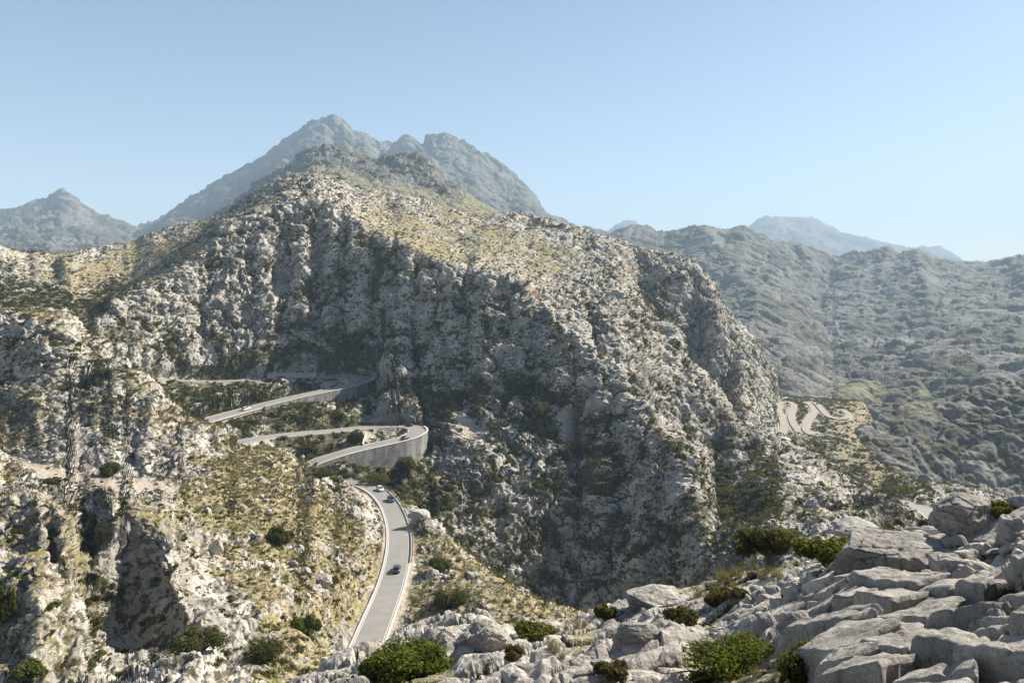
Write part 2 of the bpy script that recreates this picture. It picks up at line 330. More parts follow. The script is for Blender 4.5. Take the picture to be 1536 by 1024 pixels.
cols = {
 -300: [(900, 75), (690, 195), (480, 345), (380, 480)],
 0: [(960, 70), (800, 100), (715, 165), (600, 232), (470, 300), (455, 345), (400, 450)],
 60: [(940, 66), (790, 101), (640, 215), (520, 254), (462, 340), (408, 450)],
 100: [(980, 68), (800, 100), (640, 215), (590, 235), (500, 300), (470, 345), (400, 450)],
 150: [(1000, 85), (735, 150), (650, 212), (600, 232), (505, 335), (420, 450)],
 200: [(745, 160), (690, 208), (625, 228), (540, 345), (500, 368), (405, 520), (378, 600)],
 250: [(700, 200), (660, 220), (545, 376), (500, 390), (450, 408), (380, 540), (362, 620)],
 300: [(930, 95), (860, 125), (790, 155), (720, 190), (665, 220), (604, 345), (552, 392), (500, 410), (440, 430), (352, 580)],
 350: [(990, 85), (920, 108), (860, 130), (790, 160), (720, 198), (685, 220), (597, 355), (546, 404), (500, 418), (440, 436), (390, 455), (325, 600)],
 400: [(960, 95), (870, 125), (790, 165), (720, 205), (635, 325), (588, 372), (552, 410), (525, 418), (480, 428), (420, 446), (355, 480), (296, 620)],
 450: [(1000, 87), (900, 125), (800, 170), (735, 215), (632, 336), (582, 384), (552, 417), (520, 424), (470, 434), (400, 456), (350, 485), (282, 620)],
 500: [(960, 118), (880, 150), (800, 182), (750, 220), (714, 280), (625, 350), (612, 358), (573, 396), (552, 420), (520, 426), (480, 436), (420, 454), (355, 490), (285, 640)],
 545: [(1000, 110), (880, 155), (800, 190), (752, 225), (705, 290), (655, 330), (628, 356), (556, 414), (520, 420), (480, 430), (430, 446), (385, 468), (310, 600)],
 580: [(712, 300), (625, 360), (490, 416), (440, 434), (390, 460), (335, 570), (310, 650)],
 640: [(930, 145), (860, 175), (800, 204), (740, 300), (705, 320), (665, 345), (600, 372), (520, 396), (450, 422), (350, 560), (320, 660)],
 680: [(940, 138), (880, 160), (780, 278), (700, 314), (640, 347), (570, 374), (500, 398), (440, 422), (365, 560)],
 720: [(930, 132), (880, 158), (830, 277), (765, 292), (700, 314), (640, 343), (560, 372), (480, 400), (370, 560), (340, 660)],
 760: [(940, 125), (860, 275), (800, 288), (740, 306), (680, 326), (620, 350), (540, 374), (480, 394), (385, 540)],
 800: [(940, 120), (880, 272), (800, 292), (720, 315), (660, 335), (600, 358), (540, 377), (420, 480), (380, 580), (345, 660)],
 870: [(900, 268), (820, 291), (740, 317), (660, 343), (600, 364), (455, 450), (400, 560), (365, 670)],
 920: [(900, 260), (800, 290), (720, 316), (650, 337), (605, 355), (500, 400), (440, 490), (390, 620)],
 960: [(880, 250), (800, 276), (720, 303), (660, 322), (540, 392), (490, 445), (420, 620), (395, 660)],
 1020: [(880, 238), (820, 257), (770, 272), (640, 352), (590, 395), (460, 605), (420, 640)],
 1000: [(880, 246), (800, 274), (740, 293), (640, 345), (585, 385)],
 1070: [(870, 215), (845, 230), (730, 326), (650, 382), (600, 412), (530, 520), (490, 580)],
 1110: [(860, 195), (820, 225), (760, 284), (700, 336), (658, 378), (560, 540), (530, 600)],
 1140: [(590, 610), (570, 660), (615, 550)],
 1160: [(850, 170), (800, 205), (740, 262), (690, 330)],
 1230: [(830, 150), (780, 200), (740, 268)],
 1265: [(690, 500), (650, 575)],
 1300: [(810, 130), (785, 200)],
 1380: [(820, 130), (795, 175), (752, 262)],
 1440: [(800, 170), (772, 230)], 1536: [(790, 170), (770, 240)], 1800: [(790, 170), (770, 240)],
}
for k in (540, 660, 760, 860): cols.setdefault(k, [])
fill = [(px, py, Y) for px, l in cols.items() for py, Y in l] + [(1190 + k * 22, py + dx, vy(py)) for py, dx in ((603, 0), (622, 0), (640, 0)) for k in range(6)]
MID = patch(curves, fill, -330, 1870, 1640, 36, 1080, 1250, 1560, 3.0, 3.6, 40, carve)
log('mid base', MID.co.shape)
BASE = MID.co.copy()
def lump(p, seed):
    f1, f2, i = worley(p, seed); return 1 - f1 * 1.15 + (i - .5) * .5, f2 - f1, i
q = MID
grass = region(q, [
 ([(262, 700), (330, 652), (480, 718), (535, 732), (578, 800), (580, 870), (545, 980), (470, 1040), (330, 1040), (400, 920), (300, 850), (262, 765)], 60, 262, .85),
 ([(-380, 446), (0, 446), (90, 470), (60, 484), (0, 482), (-380, 480)], 262, 360, .85),
 ([(60, 395), (200, 372), (300, 335), (400, 288), (430, 290), (340, 345), (250, 405), (200, 436), (120, 440), (40, 424)], 400, 760, .8), ([(-380, 350), (0, 372), (60, 395), (40, 420), (-380, 420)], 400, 700, .5),
 ([(540, 322), (620, 352), (700, 390), (782, 418), (795, 452), (740, 432), (680, 417), (640, 389), (590, 367), (540, 347)], 440, 720, 1.0),
 ([(480, 280), (740, 325), (850, 352), (885, 400), (830, 432), (782, 420), (640, 350), (540, 325)], 440, 760, .6),
 ([(800, 460), (880, 500), (960, 590), (1010, 640), (985, 640), (930, 570), (850, 500)], 330, 520, .45),
 ([(1050, 640), (1160, 652), (1250, 720), (1230, 800), (1100, 800), (1010, 920), (880, 950), (1020, 800)], 120, 460, .34),
 ([(1158, 578), (1300, 600), (1290, 650), (1460, 765), (1330, 770), (1240, 700), (1160, 652)], 250, 830, .36),
 ([(1245, 560), (1500, 560), (1500, 800), (1335, 775), (1260, 660)], 385, 1100, .8),
 ([(600, 755), (720, 842), (868, 922), (790, 990), (570, 990), (600, 880)], 60, 255, .6),
 ([(60, 590), (240, 580), (300, 640), (272, 735), (30, 700)], 140, 262, .4), ([(-380, 600), (30, 610), (30, 790), (-380, 790)], 110, 245, .45),
 ([(130, 745), (270, 742), (300, 800), (265, 800), (180, 765)], 100, 170, .5)], 13)
scrub = region(q, [
 ([(235, 578), (380, 585), (545, 600), (565, 640), (480, 705), (310, 655), (240, 610)], 270, 420, .75),
 ([(230, 566), (330, 540), (400, 520), (560, 505), (572, 560), (400, 567), (240, 570)], 340, 440, .85),
 ([(470, 700), (560, 690), (640, 700), (700, 790), (640, 790), (560, 735)], 262, 345, .9),
 ([(610, 730), (700, 700), (800, 740), (900, 760), (1010, 800), (1040, 860), (900, 950), (760, 920), (640, 820)], 160, 345, .30), ([(640, 600), (760, 560), (900, 640), (1000, 740), (900, 780), (720, 720)], 260, 400, .33),
 ([(955, 448), (1002, 448), (1008, 495), (960, 482)], 545, 640, 1.0), ([(785, 588), (840, 592), (842, 630), (792, 624)], 300, 420, 1.0),
 ([(1158, 578), (1300, 600), (1290, 650), (1460, 765), (1330, 770), (1240, 700), (1160, 652)], 300, 830, .55),
 ([(610, 515), (636, 520), (648, 640), (610, 634)], 320, 440, .9), ([(430, 470), (560, 350), (640, 400), (520, 470)], 400, 640, .35),
 ([(-380, 432), (0, 436), (120, 432), (200, 430), (165, 470), (112, 530), (92, 486), (0, 458)], 330, 460, .8),
 ([(1060, 660), (1150, 665), (1180, 740), (1260, 790), (1120, 810), (1020, 870), (1010, 760)], 140, 420, .42),
 ([(130, 790), (170, 785), (255, 850), (275, 965), (130, 985)], 86, 112, .45), ([(150, 490), (300, 470), (280, 560), (130, 560)], 300, 430, .35)], 12)
soil = region(q, [
 ([(12, 688), (60, 699), (150, 713), (275, 729), (268, 742), (150, 741), (55, 728)], 150, 212, 1.0),
 ([(440, 575), (520, 571), (536, 575), (505, 585), (455, 584)], 335, 420, .75), ([(540, 648), (600, 644), (606, 656), (545, 664)], 300, 352, 1.0),
 ([(835, 618), (865, 622), (872, 668), (850, 660)], 290, 380, .9), ([(692, 640), (735, 645), (720, 672), (695, 672)], 290, 380, .7), ([(590, 900), (618, 905), (600, 945), (580, 950)], 120, 175, .9),
 ([(470, 722), (530, 726), (560, 745), (575, 790), (560, 790), (540, 750)], 200, 262, .6)], 5)
p = q.co; st = np.array([1, 1, .62], np.float32)
big = fbm(p * st / 46, 3, 11); wz = fbm(p / 9, 2, 5)[:, None] * 1.6
l1, e1, i1 = lump((p + wz * 2) * st / 17, 21); l2, e2, i2 = lump((p + wz) * st / 7.2, 22); l3, e3, i3 = lump((p + wz * .3) / 2.9, 23); l4, e4, i4 = lump(p / 1.25, 24)
log('mid noise')
out = sstep(.10, .30, fbm(p / 9, 5, 31) + (i3 - .5) * .5 + .13 * (q.Y < 262)) * np.clip(1.25 - 1.0 * sstep(.8, 1.0, grass) * sstep(300, 400, q.Y), 0, 1)                      # bedrock breaking through the turf
rock0 = np.clip(1 - 1.25 * grass - .15 * scrub * (q.px > 600), 0, 1) * np.where(q.px > 600, 1, np.clip(1 - .85 * scrub, 0, 1)); rockiness = np.maximum(rock0, out * (1 - soil) * np.where(scrub > .6, .55, .9))
far = sstep(70, 330, q.Y); keep = (1 - q.rm) * (1 - .9 * soil); keep = keep * (1 - .88 * q.dm); keep = keep * (1 - .8 * sstep(1150, 1175, q.px) * sstep(540, 580, q.Y))
st6 = np.array([1, 1, .6], np.float32); pw3 = p + wz * 1.2
def ridged(v, o, sd): return 1 - np.abs(fbm(v, o, sd)) * 2.6
rid3 = ridged((p + wz * 3) * np.array([1 / 62, 1 / 62, 1 / 130], np.float32), 5, 47)
rid2 = ridged(pw3 * st6 / 15, 4, 43)
crA = np.clip(1 - np.abs(fbm(pw3 * st6 / 19, 3, 141)) * 5, 0, 1) ** 1.5; crB = np.clip(1 - np.abs(fbm(pw3 * st6 / 7.5, 3, 142)) * 5, 0, 1) ** 1.5; crC = np.clip(1 - np.abs(fbm(p / 2.8, 2, 143)) * 5, 0, 1)
streak = fbm(np.stack([p[:, 0] / 3.2 + wz[:, 0] * .3, p[:, 1] / 3.2, p[:, 2] / 16], 1), 3, 144)
f5a, f5b, i5 = worley((p + wz * 1.6) * np.array([1 / 6.5, 1 / 6.5, 1 / 3.2], np.float32), 25)
f6a, f6b, i6 = worley((p + wz * .8) * np.array([1 / 2.6, 1 / 2.6, 1 / 1.3], np.float32), 26)
fine = fbm(p / 1.7, 4, 145)
detail = (i5 - .5) * (.9 + .8 * far) + (i6 - .5) * .6 - crB * (.5 + .5 * far) - crC * .3 + fine * .9 + streak * .9 * far + l3 * .25
d = keep * (rock0 * far * (rid3 * 5.0 + (i1 - .5) * 2.6 + rid2 * 1.6 - crA * 2.0) + rockiness * detail + big * (.7 + 3.0 * far) + (fine * .35 + l3 * .12))
sn = smooth_normals(q, 5)
jit = np.stack([vnoise(p / 4, 51), vnoise(p / 4, 52), vnoise(p / 4, 53)], 1) * (.35 + .5 * far)[:, None] * keep[:, None] * rockiness[:, None]
q.co = (q.co + sn * d[:, None] + jit).astype(np.float32)
q.n, q.area = normals(q)
q.px = CX + F * q.co[:, 0] / q.co[:, 1]; q.py = HY - F * q.co[:, 2] / q.co[:, 1]; q.Y = q.co[:, 1]
crev = np.maximum(np.maximum(crA * far, crB), (1 - sstep(0, .16, f5b - f5a)) * .5) * (.3 + .7 * rockiness)
flat = sstep(.45, .8, q.n[:, 2])
veg = np.clip(scrub + crev * .5 + fbm(p / 7, 5, 61) * 1.0 - .05 + .2 * flat * far, 0, 1) * (1 - soil) * (1 - q.rm)
near = (q.Y < 264)
gr = np.clip(grass * (1 - rockiness * .85) + (.42 + .40 * near) * flat * (fbm(p / 20, 3, 71) + .35 + .1 * near) * (1 - scrub), 0, 1) * (1 - soil)
orange = sstep(.35, .6, fbm(p * np.array([1, 1, .4]) / 30, 3, 81)) * (1 - flat) * far
soil = np.maximum(soil, q.rm * .85)
MID.attr = dict(grass=gr, scrub=veg * np.clip(1.1 - gr, 0, 1), soil=soil, orange=orange)
MID.grass, MID.scrub, MID.rocki, MID.soil = grass, scrub, rockiness, soil
log('mid done')

# ------------------------------------------------------------------ foreground spur the photographer stands on
rim = [(430, 1024, 20), (480, 1008, 21), (515, 988, 22), (540, 975, 23), (600, 957, 25), (640, 945, 26), (690, 930, 26), (720, 927, 26), (745, 944, 25), (780, 957, 25), (830, 945, 26), (860, 930, 26), (885, 912, 26), (920, 893, 26), (960, 882, 26), (1020, 869, 26), (1100, 850, 25), (1180, 832, 21), (1240, 812, 17), (1300, 800, 13.5), (1350, 802, 12), (1420, 794, 11), (1480, 772, 10.5), (1536, 748, 10), (1700, 722, 10), (1930, 700, 10)]
fcur = [[(-380, 1500, 2.2), (400, 1420, 2.2), (768, 1320, 2.2), (1536, 1260, 2.2), (1930, 1240, 2.2)],
 [(1930, 950, 4), (1536, 1024, 4.0), (1300, 1030, 5), (1150, 1040, 6.2), (1000, 1030, 7.5), (800, 1026, 9.5), (640, 1030, 13), (480, 1036, 16.5), (430, 1045, 17.5), (300, 1085, 19), (0, 1140, 20), (-380, 1200, 20)],
 rim, [(p[0], p[1] + 75, p[2] * 1.22) for p in rim], [(-380, 1230, 26), (0, 1160, 24), (300, 1090, 22), (410, 1040, 20.5)],
 [(-380, 1200, 46), (600, 1120, 46), (900, 1130, 46), (1300, 1090, 46), (1930, 1040, 46)]]
ffill = [(1400, 905, 7.4), (1400, 845, 9.2), (1000, 950, 12.5), (1060, 905, 16), (1150, 955, 8), (1130, 905, 12), (900, 965, 16), (880, 935, 21), (1300, 905, 7.8), (1300, 850, 10), (1200, 870, 13), (1230, 920, 8.4), (700, 980, 19), (600, 990, 20), (1500, 880, 7.4), (1500, 820, 9), (1100, 1000, 7.6), (1180, 1000, 6.8), (760, 985, 16), (1250, 970, 6.4), (1450, 960, 5.6)]
FG = patch(fcur, ffill, -200, 1740, 1750, 3.0, 44, 1300, 1350, 4, 8, 60)
q = FG; p = q.co.copy(); FBASE = p.copy()
def ani(p, a, sc):
    c, s = math.cos(a), math.sin(a)
    return np.stack([(p[:, 0] * c + p[:, 1] * s) / sc[0], (-p[:, 0] * s + p[:, 1] * c) / sc[1], p[:, 2] / sc[2]], 1).astype(np.float32)
HFG = q.Y
warp = np.stack([fbm(p / 1.6, 2, 1), fbm(p / 1.6, 2, 2), fbm(p / 1.6, 2, 3)], 1) * .22
pw = p + warp
A1, B1, C1 = worley(ani(pw, R(28), (1.9, 1.1, 1.6)), 91); A2, B2, C2 = worley(ani(pw, R(33), (.85, .42, .8)), 92); A3, B3, C3 = worley(ani(pw, R(20), (.30, .2, .3)), 93)
A4, B4, C4 = worley(ani(pw, R(36), (3.8, 2.3, 3)), 94)
bush = region(q, [([(1010, 1060), (1030, 970), (1130, 940), (1200, 960), (1280, 955), (1265, 1060)], 4, 14, 1.0), ([(535, 1040), (560, 980), (620, 955), (690, 985), (640, 1040)], 14, 24, .9), ([(1000, 850), (1130, 835), (1240, 830), (1160, 870), (1060, 890), (990, 890)], 17, 34, .8), ([(1090, 830), (1330, 790), (1280, 830), (1180, 860)], 20, 34, .9), ([(840, 925), (900, 925), (880, 980), (830, 960)], 14, 30, .7), ([(1000, 900), (1100, 880), (1090, 930), (1000, 940)], 12, 24, .5)], 8)
rubble = sstep(.0, .35, fbm(p / 2.2, 3, 95) + .12)
def bricks(p, ang, su, sv, seed, wv):
    c, s_ = math.cos(ang), math.sin(ang); u = (p[:, 0] * c + p[:, 1] * s_) / su; v = (-p[:, 0] * s_ + p[:, 1] * c) / sv
    u = u + wv[:, 0]; v = v + wv[:, 1]; row = np.floor(v).astype(np.int32); ru = row.view(np.uint32); z = np.zeros_like(ru)
    u = u * (.7 + .7 * _h(ru, z, z, seed).astype(np.float64) / 4294967296) + _h(ru, z, z, seed + 1).astype(np.float64) / 4294967296; cu = np.floor(u).astype(np.int32)
    fu, fv = u - cu, v - row; ed = np.minimum(np.minimum(fu, 1 - fu) * su, np.minimum(fv, 1 - fv) * sv); r1 = _h(ru, cu.view(np.uint32), z, seed + 2).astype(np.float64) / 4294967296; r2 = _h(ru, cu.view(np.uint32), z, seed + 3).astype(np.float64) / 4294967296
    return ed, r1, (fu - .5) * (r2 - .5) + (fv - .5) * (r1 - .5), r2
w1 = np.stack([fbm(p / 2.2, 3, 201), fbm(p / 2.2, 3, 202)], 1) * .30; w2 = np.stack([fbm(p / .9, 3, 203), fbm(p / .9, 3, 204)], 1) * .35
e_1, r_1, t_1, q_1 = bricks(p, R(106), 1.15, .78, 301, w1); e_2, r_2, t_2, q_2 = bricks(p, R(112), .42, .34, 311, w2); e_3, r_3, t_3, q_3 = bricks(p, R(14), 2.6, .62, 321, w1); e_4, r_4, t_4, q_4 = bricks(p, R(22), .8, .3, 331, w2)
subd = (q_1 > .6) * 1.0
slab_old = (C1 - .5) * .20 + (C2 - .5) * .10 * (1 - .4 * rubble) + (C3 - .5) * .06 * rubble + (C4 - .5) * .5 * sstep(8, 16, q.Y)
crk = -.30 * (1 - sstep(.0, .09, B1 - A1)) - .12 * (1 - sstep(.0, .11, B2 - A2)) - .05 * (1 - sstep(0, .2, B3 - A3)) * (.3 + .7 * rubble)
tilt = .05 * (C2 - .5) * vnoise(p / .5, 97) + .055 * fbm(p / .45, 4, 96) + .35 * fbm(p / 2.4, 3, 98) + .9 * fbm(p / 7, 2, 99) * sstep(6, 14, q.Y)
flatz = sstep(1010, 1130, q.px) * sstep(16, 12.5, q.Y)
slab = (r_1 - .5) * .24 + t_1 * .26 + subd * ((r_2 - .5) * .14 + t_2 * .16) - .32 * (1 - sstep(.012, .06, e_1)) - subd * .18 * (1 - sstep(.0, .035, e_2)) + .022 * fbm(p / .35, 4, 96) + .05 * fbm(p / 1.4, 3, 98) - rubble * (.03 * (1 - sstep(0, .2, B3 - A3)) - (C3 - .5) * .03)
rd = 1 - .75 * bush
slab_far = (slab_old * .3 + crk * .35 + tilt * .8) + (r_3 - .5) * .42 + t_3 * .35 - .22 * (1 - sstep(.01, .07, e_3)) + (q_3 > .4) * ((r_4 - .5) * .16 - .1 * (1 - sstep(0, .05, e_4)))
dd = (slab * flatz + slab_far * (1 - flatz)) * rd - .15 * bush
SLAB = region(q, [([(1262, 1060), (1272, 975), (1228, 935), (1245, 885), (1330, 856), (1420, 856), (1500, 872), (1740, 900), (1740, 1060)], 4, 13, 1.0)], 5)
dd = dd * (1 - .75 * SLAB) - .17 * SLAB
dd = blur(blur(dd.reshape(q.nc, q.nr), 0.5, 0), 0.6, 1).ravel() + .012 * fbm(p / .12, 3, 107) + .03 * fbm(p / .3, 3, 108)
sn = smooth_normals(q, 8)
q.co = (p + sn * dd[:, None] + np.stack([vnoise(p / .6, 101), vnoise(p / .6, 102), vnoise(p / .6, 103)], 1) * .03).astype(np.float32)
q.n, q.area = normals(q)
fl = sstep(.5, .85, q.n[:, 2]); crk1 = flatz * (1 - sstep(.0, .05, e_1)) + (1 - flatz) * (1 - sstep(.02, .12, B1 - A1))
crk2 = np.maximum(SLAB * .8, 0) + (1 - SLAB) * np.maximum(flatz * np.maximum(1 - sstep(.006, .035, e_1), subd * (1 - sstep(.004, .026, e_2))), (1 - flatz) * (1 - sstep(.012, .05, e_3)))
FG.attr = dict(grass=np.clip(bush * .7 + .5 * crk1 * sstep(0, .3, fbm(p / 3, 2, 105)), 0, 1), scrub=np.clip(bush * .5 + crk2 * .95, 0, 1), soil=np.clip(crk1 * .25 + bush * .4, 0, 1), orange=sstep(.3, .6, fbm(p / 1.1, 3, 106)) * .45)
FG.bush = bush
q.px = CX + F * q.co[:, 0] / q.co[:, 1]; q.py = HY - F * q.co[:, 2] / q.co[:, 1]; q.Y = q.co[:, 1]
log('fg done')

# ------------------------------------------------------------------ distant mountains
def mountain(skyl, mids, Yb, amp, wl, seed, px0, px1, nc, nr, nf=500, sx=1.0, sy=2.0, grassp=None, far=(900, 1.0)):
    fy = lambda Y: Y if Y < far[0] else far[0] + (Y - far[0]) * far[1]
    skyl = [(p[0], p[1], fy(p[2])) for p in skyl]; mids = [[(p[0], p[1], fy(p[2])) for p in c] for c in mids]; Yb = fy(Yb)
    grassp = [(g[0], 0, 1e9, g[3]) for g in grassp] if grassp else None
    y1 = max(p[2] for p in skyl) * 1.22
    back = [(p[0], p[1] + 40, p[2] * 1.14) for p in skyl]
    q = patch([skyl, back] + mids, [], px0, px1, nc, Yb, y1, nf, nr, sx, sy, 60)
    p = q.co; st = np.array([1, 1, .7], np.float32)
    w3 = np.stack([fbm(p / wl, 2, seed + 60), fbm(p / wl, 2, seed + 61), fbm(p / wl, 2, seed + 62)], 1) * wl * .3
    n1 = fbm((p + w3) * st / wl, 6, seed); rid = 1 - 2 * np.abs(fbm((p + w3) * np.array([1, 1, .45], np.float32) / (wl * .55), 4, seed + 9))
    l2, e2, i2 = lump((p + w3 * .5) * st / (wl * .14), seed + 22); l3, e3, i3 = lump(p / (wl * .055), seed + 23)
    l4, e4, i4 = lump((p + w3 * .2) * st / (wl * .026), seed + 24)
    cell, ce2, ci = worley((p + w3 * .4) * np.array([1, 1, .55], np.float32) / (wl * .33), seed + 77)
    g = region(q, grassp, 8) if grassp else np.zeros(len(p), np.float32)
    d = (1 - .8 * g) * amp * (n1 * .35 + rid * .55 + (ci - .5) * .35 - .2 * (1 - sstep(0, .2, ce2 - cell)) + l2 * .09 + l3 * .06 + l4 * .05 + .2 * fbm((p + w3 * .3) * st / (wl * .12), 5, seed + 30) - .16 * np.clip(1 - np.abs(fbm((p + w3 * .5) * st / (wl * .2), 3, seed + 31)) * 5, 0, 1)) * np.interp(np.arange(q.nc * q.nr) % q.nr, [0, q.nr], [1, 1])
    edge = 1.0
    q.co = (p + smooth_normals(q, 4) * d[:, None] * edge).astype(np.float32); q.n, q.area = normals(q)
    flat = sstep(.55, .9, q.n[:, 2])
    q.attr = dict(grass=np.clip(g + .35 * flat * (fbm(p / wl * 2, 3, seed + 40) + .3), 0, 1), scrub=np.clip(.42 + .95 * fbm(p * np.array([1, 1, 1], np.float32) / (wl * .3), 4, seed + 50) + .25 * (1 - sstep(0, .2, e2)), 0, 1) * (1 - g), soil=0 * flat, orange=0 * flat)
    return q
PUIG_S = [(-60, 420, 2700), (150, 385, 2750), (205, 357, 2800), (225, 347, 2800), (245, 335, 2800), (262, 315, 2800), (285, 300, 2820), (300, 291, 2840), (340, 269, 2880), (375, 248, 2920), (400, 235, 2950), (430, 211, 2980), (445, 199, 3000), (458, 191, 3000), (470, 183, 3000), (486, 179, 3000), (500, 175, 3000), (513, 178, 3000), (530, 195, 3020), (548, 200, 3030), (570, 213, 3050), (590, 221, 3060), (610, 212, 3080), (625, 216, 3080), (634, 219, 3080), (642, 206, 3060), (652, 203, 3050), (668, 203, 3050), (690, 212, 3050), (720, 232, 3060), (745, 250, 3060), (770, 262, 3060), (785, 277, 3050), (797, 292, 3040), (806, 311, 3030), (822, 327, 3000), (860, 341, 2980), (900, 353, 2960), (1000, 380, 2950), (1100, 420, 2950)]
PUIG = mountain(PUIG_S, [
 [(-60, 440, 1350), (500, 400, 1350), (1100, 440, 1350)], [(-60, 430, 2000), (210, 372, 2100), (300, 345, 2050), (400, 300, 2050), (500, 268, 2150), (600, 292, 2200), (700, 310, 2300), (800, 335, 2450), (1000, 395, 2500)],
 [(462, 193, 2930), (450, 222, 2700), (430, 250, 2450)], [(500, 177, 2960), (505, 215, 2780), (520, 250, 2480)], [(590, 224, 3020), (575, 255, 2820), (570, 275, 2560)], [(650, 206, 3000), (655, 245, 2780), (690, 290, 2500)], [(722, 235, 3010), (735, 270, 2850), (760, 315, 2600)]],
 1320, 50, 410, 300, -60, 1000, 700, 440, far=(0, 1.4), grassp=[([(425, 285), (480, 258), (500, 262), (470, 280), (430, 300)], 1500, 2600, .8)])
SHO_S = [(300, 345, 1560), (370, 300, 1580), (405, 268, 1600), (440, 245, 1620), (461, 228, 1640), (480, 224, 1640), (499, 219, 1640), (517, 221, 1640), (540, 232, 1630), (555, 240, 1620), (564, 243, 1620), (576, 237, 1610), (602, 234, 1600), (630, 237, 1590), (649, 250, 1570), (667, 272, 1550), (691, 285, 1530), (712, 301, 1510), (745, 320, 1500), (800, 345, 1500), (900, 380, 1500)]
SHO = mountain(SHO_S, [[(300, 410, 860), (600, 370, 860), (900, 420, 860)], [(300, 350, 1300), (400, 292, 1330), (470, 262, 1350), (520, 263, 1350), (580, 279, 1330), (640, 291, 1320), (690, 302, 1310), (745, 322, 1300), (900, 385, 1300)], [(470, 250, 1440), (520, 254, 1440), (580, 268, 1420), (640, 280, 1400), (690, 296, 1370)]],
 840, 26, 130, 400, 300, 900, 520, 320, far=(850, 1.5), grassp=[([(440, 262), (490, 258), (520, 262), (580, 277), (640, 288), (690, 299), (750, 320), (750, 420), (400, 420), (400, 290)], 850, 1400, .62)])
LEFT_S = [(-380, 350, 2500), (-150, 338, 2500), (-40, 331, 2500), (0, 323, 2500), (30, 313, 2500), (60, 302, 2500), (78, 295, 2500), (88, 292, 2500), (100, 297, 2500), (112, 306, 2500), (140, 322, 2500), (170, 337, 2500), (205, 350, 2500), (240, 372, 2500), (320, 420, 2500)]
LEFTM = mountain(LEFT_S, [[(-380, 420, 1250), (320, 430, 1250)], [(-380, 372, 1900), (0, 352, 1950), (88, 335, 2100), (200, 372, 1950), (320, 425, 1900)]], 1230, 62, 400, 500, -330, 310, 420, 260, far=(0, 1.6))
RIGHT_S = [(780, 350, 2100), (820, 345, 2100), (850, 343, 2100), (880, 352, 2100), (905, 357, 2080), (930, 348, 2050), (955, 340, 2030), (970, 343, 2030), (985, 350, 2020), (1000, 351, 2010), (1030, 343, 2000), (1060, 341, 2000), (1090, 346, 2000), (1105, 341, 2000), (1118, 343, 2000), (1135, 352, 2000), (1160, 358, 2000), (1200, 371, 2000), (1240, 382, 2000), (1258, 386, 2000), (1290, 378, 1960), (1310, 375, 1950), (1330, 372, 1940), (1350, 379, 1930), (1375, 373, 1920), (1392, 380, 1920), (1400, 385, 1920), (1440, 393, 1900), (1480, 397, 1880), (1510, 391, 1860), (1536, 385, 1850), (1700, 372, 1850), (1930, 380, 1850)]
RIGHTM = mountain(RIGHT_S, [[(780, 620, 800), (1230, 622, 800), (1290, 720, 800), (1930, 760, 800)], [(780, 560, 1000), (1180, 572, 1000), (1240, 588, 1000), (1320, 592, 1000), (1500, 570, 1000), (1930, 560, 1000)], [(1060, 347, 1900), (1110, 420, 1550), (1160, 490, 1300)], [(1205, 378, 1900), (1230, 460, 1620), (1250, 540, 1250)], [(1375, 380, 1850), (1400, 470, 1450), (1400, 540, 1130)], [(930, 360, 1900), (990, 430, 1650), (1060, 500, 1350)], [(1536, 400, 1700), (1560, 480, 1350), (1600, 540, 1050)], [(1310, 420, 1750), (1330, 500, 1400), (1330, 560, 1120)]],
 790, 27, 240, 600, 780, 1870, 900, 520, far=(1000, 2.0), grassp=[([(1230, 560), (1400, 580), (1420, 612), (1200, 612)], 790, 1150, .45)])
DIST_S = [(780, 390, 5200), (860, 366, 5200), (895, 353, 5200), (912, 350, 5200), (925, 340, 5200), (938, 334, 5200), (952, 336, 5200), (962, 342, 5200), (980, 352, 5200), (1040, 368, 5200), (1090, 360, 5200), (1122, 344, 5200), (1138, 334, 5200), (1152, 329, 5200), (1168, 327, 5200), (1182, 331, 5200), (1198, 329, 5200), (1215, 330, 5200), (1230, 337, 5200), (1252, 345, 5200), (1268, 354, 5200), (1277, 358, 5200), (1305, 360, 5200), (1330, 367, 5200), (1358, 377, 5200), (1385, 374, 5200), (1403, 374, 5200), (1420, 381, 5200), (1440, 389, 5200), (1470, 398, 5200), (1600, 415, 5200), (1930, 440, 5200)]
DISTM = mountain(DIST_S, [[(780, 430, 3500), (1930, 440, 3500)]], 3400, 90, 800, 700, 780, 1870, 460, 100, nf=260, far=(0, 1.7))
DARK_S = [(1200, 840, 560), (1250, 760, 570), (1285, 650, 600), (1330, 624, 620), (1352, 612, 630), (1375, 604, 640), (1400, 606, 640), (1420, 600, 640), (1445, 590, 640), (1480, 581, 640), (1536, 572, 640), (1600, 556, 640), (1930, 530, 640)]
DARKM = mountain(DARK_S, [[(1200, 960, 420), (1930, 900, 420)], [(1200, 920, 505), (1270, 800, 515), (1310, 720, 525), (1330, 708, 525), (1420, 748, 515), (1536, 790, 505), (1930, 800, 505)], [(1300, 670, 560), (1400, 655, 580), (1536, 655, 570), (1930, 640, 570)]], 410, 8, 60, 800, 1200, 1870, 480, 340, grassp=[([(1340, 612), (1410, 606), (1420, 630), (1360, 635)], 0, 1e9, .5)])
log('far done')

